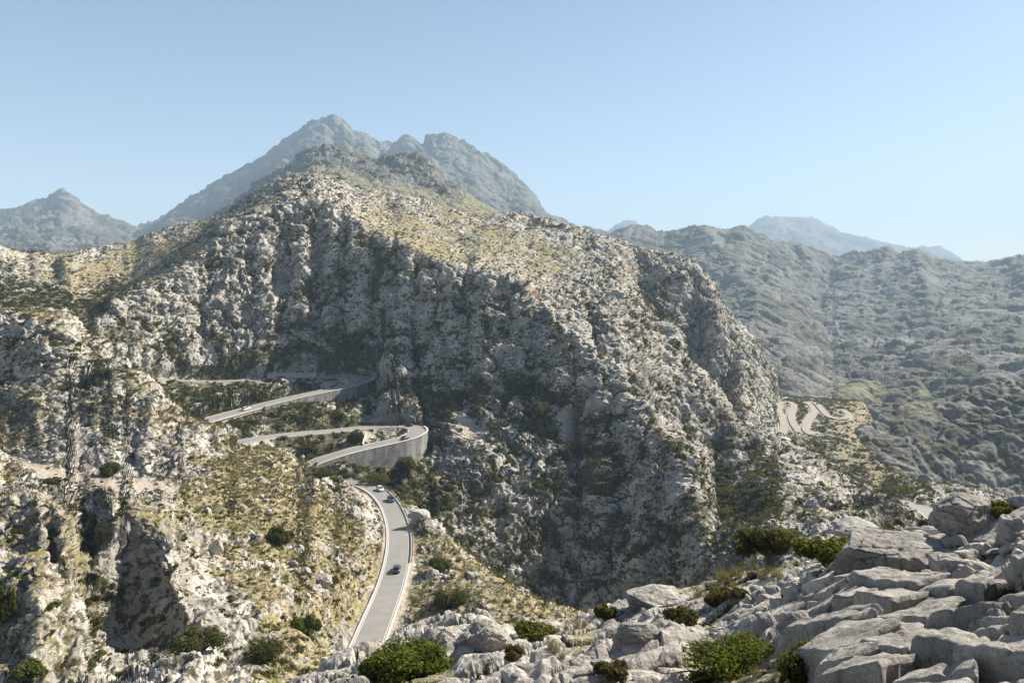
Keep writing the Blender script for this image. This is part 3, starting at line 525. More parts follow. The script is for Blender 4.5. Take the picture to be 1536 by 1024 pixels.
# ------------------------------------------------------------------ materials
class NT:
    def __init__(s, name):
        s.m = bpy.data.materials.new(name); s.m.use_nodes = True; s.t = s.m.node_tree; s.t.nodes.clear()
        s.out = s.n('ShaderNodeOutputMaterial')
    def n(s, typ, **kw):
        x = s.t.nodes.new(typ)
        for k, v in kw.items(): setattr(x, k, v)
        return x
    def l(s, a, b): s.t.links.new(a, b)
    def put(s, sock, v):
        if isinstance(v, bpy.types.NodeSocket): s.l(v, sock)
        elif isinstance(v, (tuple, list)) and len(v) == 3 and sock.type == 'RGBA': sock.default_value = (*v, 1)
        else: sock.default_value = v
    def attr(s, name): return s.n('ShaderNodeAttribute', attribute_name=name).outputs['Fac']
    def pos(s): return s.n('ShaderNodeNewGeometry').outputs['Position']
    def obj(s): return s.n('ShaderNodeTexCoord').outputs['Object']
    def noise(s, vec, sc, det=4, rough=.55, dist=0.0):
        x = s.n('ShaderNodeTexNoise'); s.put(x.inputs['Vector'], vec); x.inputs['Scale'].default_value = sc; x.inputs['Detail'].default_value = det
        x.inputs['Roughness'].default_value = rough; x.inputs['Distortion'].default_value = dist; return x.outputs['Fac']
    def voro(s, vec, sc, feat='F1', out='Distance'):
        x = s.n('ShaderNodeTexVoronoi', feature=feat); s.put(x.inputs['Vector'], vec); x.inputs['Scale'].default_value = sc; return x.outputs[out]
    def math(s, op, a, b=0.0, clamp=False):
        x = s.n('ShaderNodeMath', operation=op, use_clamp=clamp); s.put(x.inputs[0], a); s.put(x.inputs[1], b); return x.outputs[0]
    def ramp(s, f, a, b, lo=0.0, hi=1.0):
        x = s.n('ShaderNodeMapRange', interpolation_type='SMOOTHSTEP'); s.put(x.inputs['Value'], f)
        for k, v in zip(('From Min', 'From Max', 'To Min', 'To Max'), (a, b, lo, hi)): x.inputs[k].default_value = v
        return x.outputs['Result']
    def mix(s, f, a, b):
        x = s.n('ShaderNodeMix', data_type='RGBA'); s.put(x.inputs['Factor'], f); s.put(x.inputs[6], a); s.put(x.inputs[7], b); return x.outputs[2]
    def mapping(s, vec, sc):
        x = s.n('ShaderNodeMapping'); s.put(x.inputs['Vector'], vec); x.inputs['Scale'].default_value = sc; return x.outputs['Vector']
    def bump(s, h, dist, strength=1.0, prev=None):
        x = s.n('ShaderNodeBump'); s.put(x.inputs['Height'], h); x.inputs['Distance'].default_value = dist; x.inputs['Strength'].default_value = strength
        if prev is not None: s.l(prev, x.inputs['Normal'])
        return x.outputs['Normal']
    def principled(s, col, rough=.9, spec=.2, normal=None, metal=0.0):
        x = s.n('ShaderNodeBsdfPrincipled'); s.put(x.inputs['Base Color'], col); s.put(x.inputs['Roughness'], rough)
        x.inputs['Specular IOR Level'].default_value = spec; x.inputs['Metallic'].default_value = metal
        if normal is not None: s.l(normal, x.inputs['Normal'])
        s.l(x.outputs[0], s.out.inputs['Surface']); return x
def rock_colour(N, v, S, light, mid, dark):
    n0 = N.noise(v, .06 / S, 4, .6); n1 = N.noise(v, .22 / S, 4, .6); n2 = N.noise(v, 1.1 / S, 5, .65, .4); n3 = N.noise(N.mapping(v, (1, 1, .3)), .8 / S, 4, .6)
    c = N.mix(N.ramp(n1, .35, .65), mid, light)
    c = N.mix(N.math('MULTIPLY', N.ramp(n2, .52, .7), .75), c, dark)
    c = N.mix(N.math('MULTIPLY', N.ramp(n3, .55, .75), .4), c, (.30, .265, .235))
    c = N.mix(N.math('MULTIPLY', N.ramp(n0, .5, .68), .55), c, tuple(x * .55 for x in mid)); c = N.mix(N.math('MULTIPLY', N.ramp(N.noise(v, .5 / S, 5, .7, .8), .6, .72), .5), c, tuple(x * 1.15 for x in light))
    c = N.mix(N.math('MULTIPLY', N.ramp(N.noise(v, 5.5 / S, 3, .65), .53, .66), .5), c, dark)
    return c, n2
def ground_mat(name, S, bumpd, light=(.52, .475, .415), mid=(.31, .285, .248), dark=(.15, .143, .13), gold=(.33, .27, .17), olive=(.125, .112, .06), speck=0.0, green=(.034, .037, .016), amp=.9):
    N = NT(name); v = N.pos()
    rc, n2 = rock_colour(N, v, S, light, mid, dark)
    if speck:
        k = N.math('ADD', N.noise(v, 1.15 / S, 3, .6), N.math('MULTIPLY', N.math('SUBTRACT', N.noise(v, .14 / S, 3), .5), .45))
        rc = N.mix(N.math('MULTIPLY', N.ramp(k, .535, .60), speck), rc, (.045, .044, .022))
    rc = N.mix(N.math('MULTIPLY', N.attr('orange'), N.ramp(N.noise(v, .4 / S, 3), .4, .65)), rc, (.42, .27, .17))
    f1 = N.noise(v, .9 / S, 5, .7); f2 = N.noise(v, 2.2 / S, 4, .7); f3 = N.noise(v, .35 / S, 3)
    soilc = N.mix(f2, (.30, .245, .19), (.46, .395, .32))
    gc = N.mix(N.ramp(f1, .42, .62), gold, olive); gc = N.mix(N.ramp(f3, .5, .7), gc, (.22, .19, .065)); gc = N.mix(N.math('MULTIPLY', N.ramp(f2, .58, .7), .5), gc, (.42, .36, .27))
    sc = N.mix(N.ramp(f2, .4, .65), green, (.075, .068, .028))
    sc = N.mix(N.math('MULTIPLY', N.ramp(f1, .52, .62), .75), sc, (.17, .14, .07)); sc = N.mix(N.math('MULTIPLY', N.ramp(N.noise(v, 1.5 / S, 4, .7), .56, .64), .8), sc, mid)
    edge = N.math('MULTIPLY', N.math('SUBTRACT', f1, .5), amp * 1.6)
    def m(a, lo=.38, hi=.58): return N.ramp(N.math('ADD', N.attr(a), edge), lo, hi)
    c = N.mix(m('grass'), rc, gc)
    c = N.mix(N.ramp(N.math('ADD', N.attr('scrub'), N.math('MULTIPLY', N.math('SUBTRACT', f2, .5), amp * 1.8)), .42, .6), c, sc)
    c = N.mix(m('soil', .4, .6), c, soilc)
    h = N.math('ADD', N.noise(v, 1.6 / S, 6, .68), N.math('MULTIPLY', N.voro(v, 1.3 / S), .6))
    N.principled(c, .92, .15, N.bump(h, bumpd, .9))
    return N.m
M_MID = ground_mat('limestone_hillside', 1.6, .5, speck=.85)
M_FG = ground_mat('foreground_limestone', .16, .06, light=(.48, .435, .38), mid=(.27, .25, .225), dark=(.10, .094, .085))
M_FAR = ground_mat('distant_limestone', 9, 2.6, speck=.7, light=(.21, .20, .18), mid=(.135, .128, .116), dark=(.08, .08, .07), gold=(.22, .195, .11), olive=(.125, .122, .075), green=(.052, .054, .042))
M_FAR2 = ground_mat('hazy_limestone', 22, 6.0, speck=.6, light=(.17, .162, .146), mid=(.105, .10, .09), dark=(.055, .054, .05), gold=(.20, .18, .11), olive=(.11, .108, .08), green=(.058, .06, .052))
def build_patch(q, name, mat):
    o = link(name, mesh_np(name, q.co, grid_faces(q.nc, q.nr), True, q.attr), mat); tag(o, kind='structure'); return o
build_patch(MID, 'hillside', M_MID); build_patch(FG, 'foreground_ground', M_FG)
for q, m in ((PUIG, M_FAR2), (SHO, M_FAR), (LEFTM, M_FAR2), (RIGHTM, M_FAR), (DISTM, M_FAR2), (DARKM, M_FAR)): build_patch(q, 'mountain', m)
gp = MB(); gp.add([(-14000, -4000, -330), (14000, -4000, -330), (14000, 14000, -330), (-14000, 14000, -330)], [(0, 1, 2, 3)])
N = NT('valley_floor'); N.principled(N.mix(N.noise(N.pos(), .004, 5), (.12, .12, .06), (.3, .28, .24)))
tag(gp.build('ground', N.m), kind='structure')
log('meshes')

# ------------------------------------------------------------------ finding the ground under a survey point
ALLCO = np.concatenate([MID.co, FG.co]); ALLN = np.concatenate([smooth_normals(MID, 3), smooth_normals(FG, 3)])
def project(c): return CX + F * c[:, 0] / c[:, 1], HY - F * c[:, 2] / c[:, 1]
ZB = np.full((1130, 1640), -1, np.int32)
def fill_zb():
    px, py = project(ALLCO); ix = np.round(px).astype(int) + 50; iy = np.round(py).astype(int)
    ok = (ix >= 0) & (ix < 1640) & (iy >= 0) & (iy < 1130); k = np.flatnonzero(ok); k = k[np.argsort(-ALLCO[k, 1])]
    ZB[iy[k], ix[k]] = k
fill_zb()
def pick(px, py, r=2, ymin=0):
    x, y = int(round(px)) + 50, int(round(py))
    best = None
    for rr in range(r, 12):
        w = ZB[max(0, y - rr):y + rr + 1, max(0, x - rr):x + rr + 1].ravel(); w = w[w >= 0]; w = w[ALLCO[w, 1] > ymin]
        if len(w): best = w[np.argmin(ALLCO[w, 1])]; break
    if best is None: best = int(np.argmin((ALLCO[:, 0] - P3(px, py, 20)[0]) ** 2))
    return Vector(ALLCO[best]), Vector(ALLN[best])

# ------------------------------------------------------------------ simple materials
def flat_mat(name, col, rough=.6, spec=.3, metal=0.0, nsc=0, namt=.3, coat=0.0):
    N = NT(name); c = col
    if nsc: c = N.mix(N.noise(N.obj(), nsc, 5, .65), tuple(x * (1 - namt) for x in col), tuple(min(1, x * (1 + namt)) for x in col))
    b = N.principled(c, rough, spec, None, metal)
    b.inputs['Coat Weight'].default_value = coat; b.inputs['Coat Roughness'].default_value = .08
    return N.m
def foliage_mat(name, dark, light, tip):
    N = NT(name); t = N.attr('tint'); oi = N.n('ShaderNodeObjectInfo').outputs['Random']
    c = N.mix(t, dark, light); c = N.mix(N.math('MULTIPLY', N.ramp(t, .75, 1.0), .8), c, tip)
    c = N.mix(N.math('MULTIPLY', N.ramp(oi, .3, 1.0), .35), c, (.12, .095, .035))
    d = N.n('ShaderNodeBsdfDiffuse'); N.put(d.inputs['Color'], c); tr = N.n('ShaderNodeBsdfTranslucent'); N.put(tr.inputs['Color'], N.mix(.5, c, (.20, .20, .03)))
    m = N.n('ShaderNodeMixShader'); m.inputs[0].default_value = .36; N.l(d.outputs[0], m.inputs[1]); N.l(tr.outputs[0], m.inputs[2]); N.l(m.outputs[0], N.out.inputs['Surface'])
    return N.m
M_LEAF = foliage_mat('evergreen_leaves', (.026, .031, .011), (.08, .086, .024), (.15, .155, .04))
M_LEAFB = foliage_mat('mastic_leaves', (.040, .055, .012), (.125, .155, .03), (.26, .29, .055))
M_LEAFO = foliage_mat('olive_leaves', (.035, .042, .022), (.085, .098, .045), (.14, .155, .08))
M_BROWN = foliage_mat('dry_twigs', (.055, .042, .026), (.13, .10, .065), (.21, .17, .11))
M_GOLD = foliage_mat('dry_grass_blades', (.065, .058, .026), (.27, .225, .13), (.42, .365, .24))
M_SCRUB = foliage_mat('scrub_leaves', (.020, .022, .009), (.065, .062, .022), (.13, .115, .04))
M_BARK = flat_mat('bark', (.14, .11, .08), .95, .1, 0, 9, .5)
def rock_mat(name, S, light=(.48, .435, .38), mid=(.29, .268, .24), dark=(.12, .113, .10)):
    N = NT(name); v = N.pos(); c, n2 = rock_colour(N, v, S, light, mid, dark)
    N.principled(c, .92, .15, N.bump(N.noise(v, 6 / S, 4, .7), S * .12, .8, N.bump(N.math('ADD', N.noise(v, 1.6 / S, 6, .68), N.math('MULTIPLY', N.voro(v, 1.1 / S), .5)), S * .5, 1.0))); return N.m
M_ROCKF = rock_mat('boulder_limestone', .14); M_ROCKM = rock_mat('slope_rock', 1.0, (.56, .52, .46), (.42, .39, .35), (.2, .19, .17))
N = NT('asphalt'); v = N.pos(); a = N.noise(v, .35, 4); b = N.noise(v, 3.0, 5, .7)
N.principled(N.mix(N.math('MULTIPLY', b, .8), N.mix(N.ramp(a, .35, .7), (.18, .17, .155), (.225, .213, .195)), (.27, .255, .235)), .9, .2, N.bump(N.noise(v, 20, 3), .02, .5)); M_ROAD = N.m
M_TRACK = flat_mat('pale_road_surface', (.30, .272, .235), .95, .1, 0, .5, .2)
N = NT('kerb_concrete'); N.principled(N.mix(N.noise(N.pos(), .8, 5, .7), (.36, .34, .30), (.58, .55, .50)), .9, .15); M_KERB = N.m
N = NT('retaining_stonework'); v = N.pos()
st = N.noise(N.mapping(v, (1, 1, .12)), .55, 4, .6)
c = N.mix(N.ramp(st, .35, .65), (.17, .165, .152), (.32, .305, .275)); c = N.mix(N.ramp(N.noise(v, .25, 5, .7), .5, .7), c, (.09, .088, .08))
c = N.mix(N.math('MULTIPLY', N.ramp(N.voro(v, 1.7, 'DISTANCE_TO_EDGE'), 0, .09, 1, 0), .4), c, (.10, .095, .09))
N.principled(c, .93, .1, N.bump(N.voro(v, 1.7), .12, .7)); M_WALL = N.m
M_STEEL = flat_mat('galvanised_steel', (.30, .29, .28), .5, .4, .6, 2, .2); M_WOODRAIL = flat_mat('weathered_rail', (.17, .13, .10), .85, .2, 0, 3, .3)

# ------------------------------------------------------------------ roads, kerbs, walls, rail
def strip(name, pts_a, pts_b, mat):
    m = MB(); n = len(pts_a); m.add(list(pts_a) + list(pts_b), [(i, i + 1, n + i + 1, n + i) for i in range(n - 1)])
    return m.build(name, mat, None, True)
def offs(r, d, dz=0.0, i0=0, i1=None):
    c = r['c'][i0:i1]; n = r['nrm'][i0:i1]
    return [(c[k, 0] + n[k, 0] * d, c[k, 1] + n[k, 1] * d, c[k, 2] + dz) for k in range(len(c))]
def beam(m, r, d0, d1, z0, z1, i0=0, i1=None, zb=None):
    """closed prism along a road between two offsets"""
    A = offs(r, d0, z1, i0, i1); B = offs(r, d1, z1, i0, i1); n = len(A)
    lo = (lambda k: z0) if zb is None else (lambda k: zb[k])
    C = [(B[k][0], B[k][1], B[k][2] - z1 + lo(k)) for k in range(n)]; D = [(A[k][0], A[k][1], A[k][2] - z1 + lo(k)) for k in range(n)]
    vs = A + B + C + D; fs = []
    for k in range(n - 1):
        for a in range(4):
            b = (a + 1) % 4; fs.append((a * n + k, b * n + k, b * n + k + 1, a * n + k + 1))
    fs += [(0, 3 * n, 2 * n, n), (n - 1, 2 * n - 1, 3 * n - 1, 4 * n - 1)]
    m.add(vs, fs)
for name, r in ROADS.items():
    hw = r['w'] / 2
    up_ = .7 if name.startswith('valley') else 0; L = offs(r, -hw, .02 + up_); Rr = offs(r, hw, .02 + up_); C = offs(r, 0, .07 + up_)
    m = MB(); n = len(C); m.add(L + C + Rr, [(i, i + n, i + n + 1, i + 1) for i in range(n - 1)] + [(n + i, 2 * n + i, 2 * n + i + 1, n + i + 1) for i in range(n - 1)])
    tag(m.build('road', M_TRACK if name.startswith('valley') else M_ROAD, None, True), kind='structure')
    if not name.startswith('valley'):
        m = MB(); beam(m, r, -hw - .34, -hw + .02, -.5, .14); beam(m, r, hw - .02, hw + .34, -.5, .16)
        tag(m.build('kerb', M_KERB), kind='structure')
        m = MB()
        for sgn in (-1, 1):
            A = offs(r, sgn * (hw - .38), .032); B = offs(r, sgn * (hw - .24), .032); n = len(A); m.add(A + B, [(i, i + 1, n + i + 1, n + i) for i in range(n - 1)])
        if name == 'main': tag(m.build('road_marking', flat_mat('faded_white_paint', (.55, .54, .50), .8, .2, 0, 3, .3)), kind='structure')
def nearest(r, px, py):
    x, y = project(r['c']); return int(np.argmin((x - px) ** 2 + (y - py) ** 2))
def wall(rname, px0, py0, px1, py1, hs, label, d=0.0, top=.55, side=1):
    r = ROADS[rname]; i0, i1 = sorted((nearest(r, px0, py0), nearest(r, px1, py1))); hw = r['w'] / 2
    n = i1 - i0 + 1; u = np.linspace(0, 1, n); zb = -np.interp(u, [h[0] for h in hs], [h[1] for h in hs])
    t = empty('retaining_wall', r['c'][(i0 + i1) // 2]); tag(t, label, 'retaining wall')
    o0 = side * (hw + .36 + d); m = MB(); beam(m, r, o0, o0 + side * .75, 0, top - .2, i0, i1 + 1, zb); a = m.build('stonework', M_WALL)
    m = MB(); beam(m, r, o0 - side * .05, o0 + side * .85, top - .198, top, i0, i1 + 1); b = m.build('coping', M_KERB)
    for o in (a, b): o.parent = t; o.matrix_parent_inverse = Matrix.Translation(-t.location)
    return t
wall('hairpin', 466, 696, 622, 641, [(0, 3), (.15, 5), (.4, 9), (.62, 14), (.8, 12), (1, 6)], 'tall curved grey stone retaining wall under the lower hairpin bend')
wall('upper', 385, 610, 545, 567, [(0, 2), (.3, 7), (.6, 11), (.85, 12), (1, 7)], 'pale streaked concrete retaining wall under the upper hairpin bend')
def bank_wall(pts, h, name, label, cat, mat, th=.8):
    m = MB(); A = resample([P3(*p) for p in pts], 3.0); n = len(A); t = np.gradient(A, axis=0)[:, :2]; t /= np.linalg.norm(t, axis=1)[:, None]; nn = np.stack([-t[:, 1], t[:, 0]], 1)
    hh = h if callable(h) else (lambda u: h); vs = []
    for dd, top in ((0, 1), (th, 1), (th, 0), (0, 0)):
        for k in range(n): vs.append((A[k, 0] + nn[k, 0] * dd - A[0, 0], A[k, 1] + nn[k, 1] * dd - A[0, 1], A[k, 2] - A[0, 2] + (hh(k / (n - 1)) if top else -1.5)))
    m.add(vs, [(a * n + k, ((a + 1) % 4) * n + k, ((a + 1) % 4) * n + k + 1, a * n + k + 1) for a in range(4) for k in range(n - 1)] + [(0, 3 * n, 2 * n, n), (n - 1, 2 * n - 1, 3 * n - 1, 4 * n - 1)])
    o = m.build(name, mat); o.location = A[0]; return tag(o, label, cat)
bank_wall([(520, 637, 350), (545, 635.5, 351.5), (575, 634, 353), (606, 633, 353), (622, 635, 350)], lambda u: .8 + 3.4 * sstep(.1, .7, u) * (1 - .5 * sstep(.8, 1, u)), 'retaining_wall', 'dark grey stone wall at the foot of the rock buttress behind the lower hairpin', 'retaining wall', M_WALL)
bank_wall([(500, 562.5, 417), (530, 562, 418), (552, 563, 414), (566, 566, 408)], lambda u: 1.0 + 1.8 * sstep(0, .5, u), 'retaining_wall', 'shaded stone wall behind the tip of the upper hairpin bend', 'retaining wall', M_WALL)
bank_wall([(401, 566.5, 404), (440, 565.5, 410), (475, 564.5, 415)], 2.3, 'barrier_wall', 'low pale concrete barrier beside the topmost stretch of road', 'barrier', M_KERB, .5)
bank_wall([(545, 668, 308), (547, 660, 322), (550, 650, 338)], .9, 'dry_stone_wall', 'thin pale dry stone wall crossing the ground inside the lower hairpin', 'stone wall', M_KERB, .5)
# rail along the outside of the lowest stretch
r = ROADS['main']; i0, i1 = nearest(r, 521, 722), nearest(r, 600, 850); hw = r['w'] / 2; t = empty('guard_rail', r['c'][(i0 + i1) // 2])
tag(t, 'dark guard rail on posts along the outer edge of the road below the left slope', 'guard rail')
sd_ = -1
def child(o, t): o.parent = t; o.matrix_parent_inverse = Matrix.Translation(-t.location); return o
m = MB(); beam(m, r, sd_ * (hw + .55), sd_ * (hw + .63), .42, .76, i0, i1); child(m.build('rail', M_WOODRAIL), t)
for k in range(i0, i1, 3):
    m = MB(); c = r['c'][k]; nn = r['nrm'][k] * sd_ * (hw + .72); m.box((c[0] + nn[0], c[1] + nn[1], c[2] + .25), (.14, .14, 1.05)); child(m.build('post', M_WOODRAIL), t)

# ------------------------------------------------------------------ cars
M_GLASS = flat_mat('car_glass', (.015, .02, .025), .08, .6); M_TYRE = flat_mat('tyre_rubber', (.02, .02, .02), .9, .1); M_RIM = flat_mat('alloy', (.45, .45, .46), .35, .5, .8)
M_LAMP = flat_mat('headlamp_glass', (.7, .7, .7), .1, .6); M_TAIL = flat_mat('tail_lamp', (.35, .02, .02), .3, .5)
def make_car(rname, px, py, lane, flip, paint, label, L=4.1, W=1.76, H=1.48):
    r = ROADS[rname]; k = nearest(r, px, py); c = r['c'][k]; n = r['nrm'][k]; tt = r['c'][min(k + 2, len(r['c']) - 1)] - r['c'][max(k - 2, 0)]
    t = empty('car', (c[0] + n[0] * lane, c[1] + n[1] * lane, c[2] + .06)); yaw = math.atan2(tt[1], tt[0]) + (math.pi if flip else 0)
    t.rotation_euler = (0, -math.atan2(tt[2], math.hypot(tt[0], tt[1])) * (-1 if flip else 1), yaw); tag(t, label, 'car', 'cars on the mountain road')
    pm = flat_mat('car_paint', paint, .28, .5, .1, 0, 0, .8)
    h = L / 2; w = W / 2
    # body lofted from cross-sections: x, half width, sill z, shoulder z, roof-side z
    secs = [(-h, .78, .42, .72), (-h + .08, .92, .30, .86), (-h + .45, 1, .22, .92), (-.6, 1, .2, .93), (.5, 1, .2, .92), (h - 1.0, 1, .2, .90), (h - .35, .95, .22, .76), (h - .06, .85, .30, .66), (h, .70, .38, .56)]
    m = MB(); vs = []; nr = 10
    for x, ww, z0, z1 in secs:
        W2 = w * ww
        vs += [(x, -W2 * .9, z0), (x, -W2, z0 + .12), (x, -W2, (z0 + z1) / 2), (x, -W2 * .97, z1 - .1), (x, -W2 * .86, z1), (x, W2 * .86, z1), (x, W2 * .97, z1 - .1), (x, W2, (z0 + z1) / 2), (x, W2, z0 + .12), (x, W2 * .9, z0)]
    fs = [(i * nr + a, (i + 1) * nr + a, (i + 1) * nr + (a + 1) % nr, i * nr + (a + 1) % nr) for i in range(len(secs) - 1) for a in range(nr)]
    fs += [tuple(range(nr)), tuple((len(secs) - 1) * nr + a for a in range(nr - 1, -1, -1))]
    m.add(vs, fs); body = m.build('body', pm, t, True)
    # cabin
    m = MB(); xb, xr0, xr1, xf = -h + .25, -h + .75, .35, h - 1.15; b = w * .86; tp = w * .68
    m.add([(xb, -b, .9), (xf, -b, .89), (xf, b, .89), (xb, b, .9), (xr0, -tp, H - .04), (xr1, -tp, H - .03), (xr1, tp, H - .03), (xr0, tp, H - .04)], [(0, 1, 5, 4), (2, 3, 7, 6), (1, 2, 6, 5), (3, 0, 4, 7), (3, 2, 1, 0)])
    m.build('window', M_GLASS, t)
    m = MB(); m.add([(xr0 - .05, -tp - .02, H - .05), (xr1 + .04, -tp - .02, H - .04), (xr1 + .04, tp + .02, H - .04), (xr0 - .05, tp + .02, H - .05), (xr0 + .1, -tp * .8, H + .01), (xr1 - .1, -tp * .8, H + .02), (xr1 - .1, tp * .8, H + .02), (xr0 + .1, tp * .8, H + .01)], [(0, 1, 5, 4), (1, 2, 6, 5), (2, 3, 7, 6), (3, 0, 4, 7), (4, 5, 6, 7)])
    for sy in (-1, 1):
        for (x0, x1) in ((xb, xr0), (xf, xr1), (-.35, -.3)): m.tube([(x0, sy * b, .9), (x1, sy * (tp + .01), H - .04)], .045, 6)
    m.build('roof', pm, t)
    for sx in (-h + .8, h - .78):
        for sy in (-1, 1):
            m = MB(); m.cyl((sx, sy * (w - .09), .31), .315, .22, 'y', 18); ty = m.build('wheel', M_TYRE, t)
            m = MB(); m.cyl((sx, sy * (w + .022), .31), .19, .02, 'y', 14); m.build('rim', M_RIM, ty)
    for sy in (-1, 1):
        m = MB(); m.box((h - .10, sy * w * .62, .62), (.12, .34, .14)); m.build('headlight', M_LAMP, t)
        m = MB(); m.box((-h + .05, sy * w * .74, .74), (.10, .24, .16)); m.build('tail_light', M_TAIL, t)
        m = MB(); m.box((xf - .35, sy * (w + .09), .98), (.12, .18, .12)); m.build('wing_mirror', pm, t)
    return t
make_car('main', 563, 738, -1.3, False, (.75, .75, .73), 'white car leading the dark blue one near the top of the lowest road stretch')
make_car('main', 579.5, 752, -1.2, False, (.03, .055, .11), 'dark blue car just behind the white car on the lowest road stretch')
make_car('main', 594, 856, -.4, True, (.055, .065, .07), 'dark grey car alone midway along the lowest road stretch')
make_car('hairpin', 611, 639.5, 1.2, False, (.012, .012, .014), 'black car on the far side of the lower hairpin bend')
make_car('hairpin', 604, 658, 1.4, False, (.02, .021, .022), 'black car above the tall wall on the near side of the lower hairpin bend')
make_car('upper', 368, 614.5, 1.0, False, (.78, .78, .77), 'white car climbing the narrow road below the upper hairpin', 4.6, 1.85, 1.6)
make_car('upper', 424, 568, 1.4, True, (.025, .04, .07), 'dark blue car passing the low concrete barrier on the topmost road')
make_car('valley_c', 1226, 607, 0, False, (.05, .06, .07), 'tiny dark car on the pale winding road in the far valley')

# ------------------------------------------------------------------ mast on the summit
mb = np.argmin(np.abs(PUIG.px - 548) + np.abs(PUIG.py - 201) * 2 + np.where((PUIG.Y > 2700) & (PUIG.Y < 3200), 0, 1e6)); mc = Vector(PUIG.co[mb])
t = empty('mast', mc); tag(t, 'thin lattice mast on the right shoulder of the highest peak', 'mast')
m = MB()
for a in range(3):
    x, y = 1.6 * math.cos(a * 2.09), 1.6 * math.sin(a * 2.09); m.tube([(x, y, -6), (x * .3, y * .3, 22)], .35, 5)
for k in range(9):
    z = k * 2.4; s = 1.6 * (1 - .7 * (z + 6) / 28); P = [(s * math.cos(a * 2.09), s * math.sin(a * 2.09), z) for a in range(3)]
    for a in range(3): m.tube([P[a], P[(a + 1) % 3]], .2, 4)
m.build('lattice', M_STEEL, t); m = MB(); m.tube([(0, 0, 21), (0, 0, 29)], .25, 5); m.box((0, 0, 17), (5, 1.2, 3)); m.build('antenna', M_STEEL, t)

# ------------------------------------------------------------------ plants
def leaf_cloud(n, blobs, size, seed, flat=.75, aspect=.6, up=.3):
    """n leaf quads spread through overlapping clumps; returns verts, faces, tint"""
    g = np.random.default_rng(seed); k = len(blobs); B = np.array(blobs)          # x y z r
    w = B[:, 3] ** 2; bi = g.choice(k, n, p=w / w.sum()); dirs = g.normal(size=(n, 3)); dirs /= np.linalg.norm(dirs, axis=1)[:, None]
    rr = g.random(n) ** .4 * (1 + .25 * (g.random(n) > .9)); c = B[bi, :3] + dirs * (rr * B[bi, 3])[:, None] * np.array([1, 1, flat])
    nrm = dirs + g.normal(size=(n, 3)) * .7 + np.array([0, 0, up]); nrm /= np.linalg.norm(nrm, axis=1)[:, None]
    a = np.cross(nrm, g.normal(size=(n, 3))); a /= np.linalg.norm(a, axis=1)[:, None]; b = np.cross(nrm, a)
    s = size * (.6 + .8 * g.random(n)); a *= s[:, None]; b *= (s * aspect)[:, None]
    V = np.stack([c - a, c - b * .9, c + a, c + b * .9], 1).reshape(-1, 3)
    Fc = np.arange(4 * n).reshape(n, 4); tint = np.clip(g.random(n) * .7 + .35 * g.random(k)[bi], 0, 1)
    return V, Fc, np.repeat(tint, 4)
def clump_blobs(seed, k, R0=.5, spread=.66, hz=.45):
    g = np.random.default_rng(seed); out = []
    for i in range(k):
        a = g.random() * 6.283; d = spread * math.sqrt(g.random()); out.append((d * math.cos(a), d * math.sin(a), hz * (.45 + .75 * g.random() * (1 - d * .6)), R0 * (.35 + .65 * g.random())))
    return out
def leaf_mesh(name, n, blobs, size, seed, mat, **kw):
    V, Fc, t = leaf_cloud(n, blobs, size, seed, **kw); me = mesh_np(name, V, Fc, False, {'tint': t}); me.materials.append(mat); return me
# scatter over the middle ground
vis = np.zeros(MID.nc * MID.nr, bool)
run = np.minimum.accumulate(np.where(np.isfinite(MID.py), MID.py, 2000).reshape(MID.nc, MID.nr), 1); vis = (MID.py.reshape(MID.nc, MID.nr) < run + 10).ravel()
inview = (MID.px > -60) & (MID.px < 1600) & (MID.py < 1080) & vis & (MID.rm < .08) & (MID.Y > 50)
for nme, rr_ in ROADS.items():        # keep clear of the carriageway
    pass
MIDSN = smooth_normals(MID, 3)
wgt = MID.area * inview * (1 - MID.soil * .93) * (.010 + .16 * crev * MID.rocki * far + .04 * crev + .10 * np.clip(MID.attr['scrub'], 0, 1) ** 1.3 + .11 * MID.grass * (1 - MID.rocki) * (MID.Y < 262) + .05 * MID.grass * (1 - MID.rocki))
wgt *= np.where(MID.Y < 250, 1.6, 1.0)
wgt = np.where(np.isfinite(wgt), wgt, 0)
tot = wgt.sum(); log('expected shrubs', tot)
NS = int(min(tot * 1.0, 52000)); sel = RNG.choice(len(wgt), NS, replace=False, p=wgt / tot)
sr = (.35 + .75 * RNG.random(NS) ** 2.2) * (1 + .5 * MID.scrub[sel] + .7 * MID.attr['scrub'][sel] * (MID.Y[sel] > 230)) * np.where(MID.Y[sel] < 230, .95, 1.25)
order = np.argsort(-sr / MID.Y[sel]); sel = sel[order]; sr = sr[order]
NI = 225
variants = [leaf_mesh('shrub', 620, clump_blobs(300 + k, 12, .36, .78, .38), .085, 400 + k, M_LEAF if k < 4 else M_LEAFB) for k in range(6)]
def zone(i):
    px, py, Y = MID.px[i], MID.py[i], MID.Y[i]
    if Y < 262 and px < 600:
        if px < 280: return ('dark green shrub growing among the white rocks at the left edge', 'shrubs among the left rocks')
        return ('rounded green shrub dotted over the golden slope left of the lowest road', 'shrubs on the golden slope')
    if Y < 230 and px < 880 and px > 560: return ('green shrub on the stony bank right of the lowest road', 'shrubs on the bank right of the road')
    if px < 640 and py > 560 and Y < 420: return ('dark shrub on the shaded slope between the hairpin bends', 'shrubs between the hairpins')
    if px > 1000: return ('olive green shrub on the grassy slope below the far winding road', 'shrubs on the right lower slope')
    return ('dark shrub growing in the crevices of the central rocky mountain', 'shrubs on the central mountain')
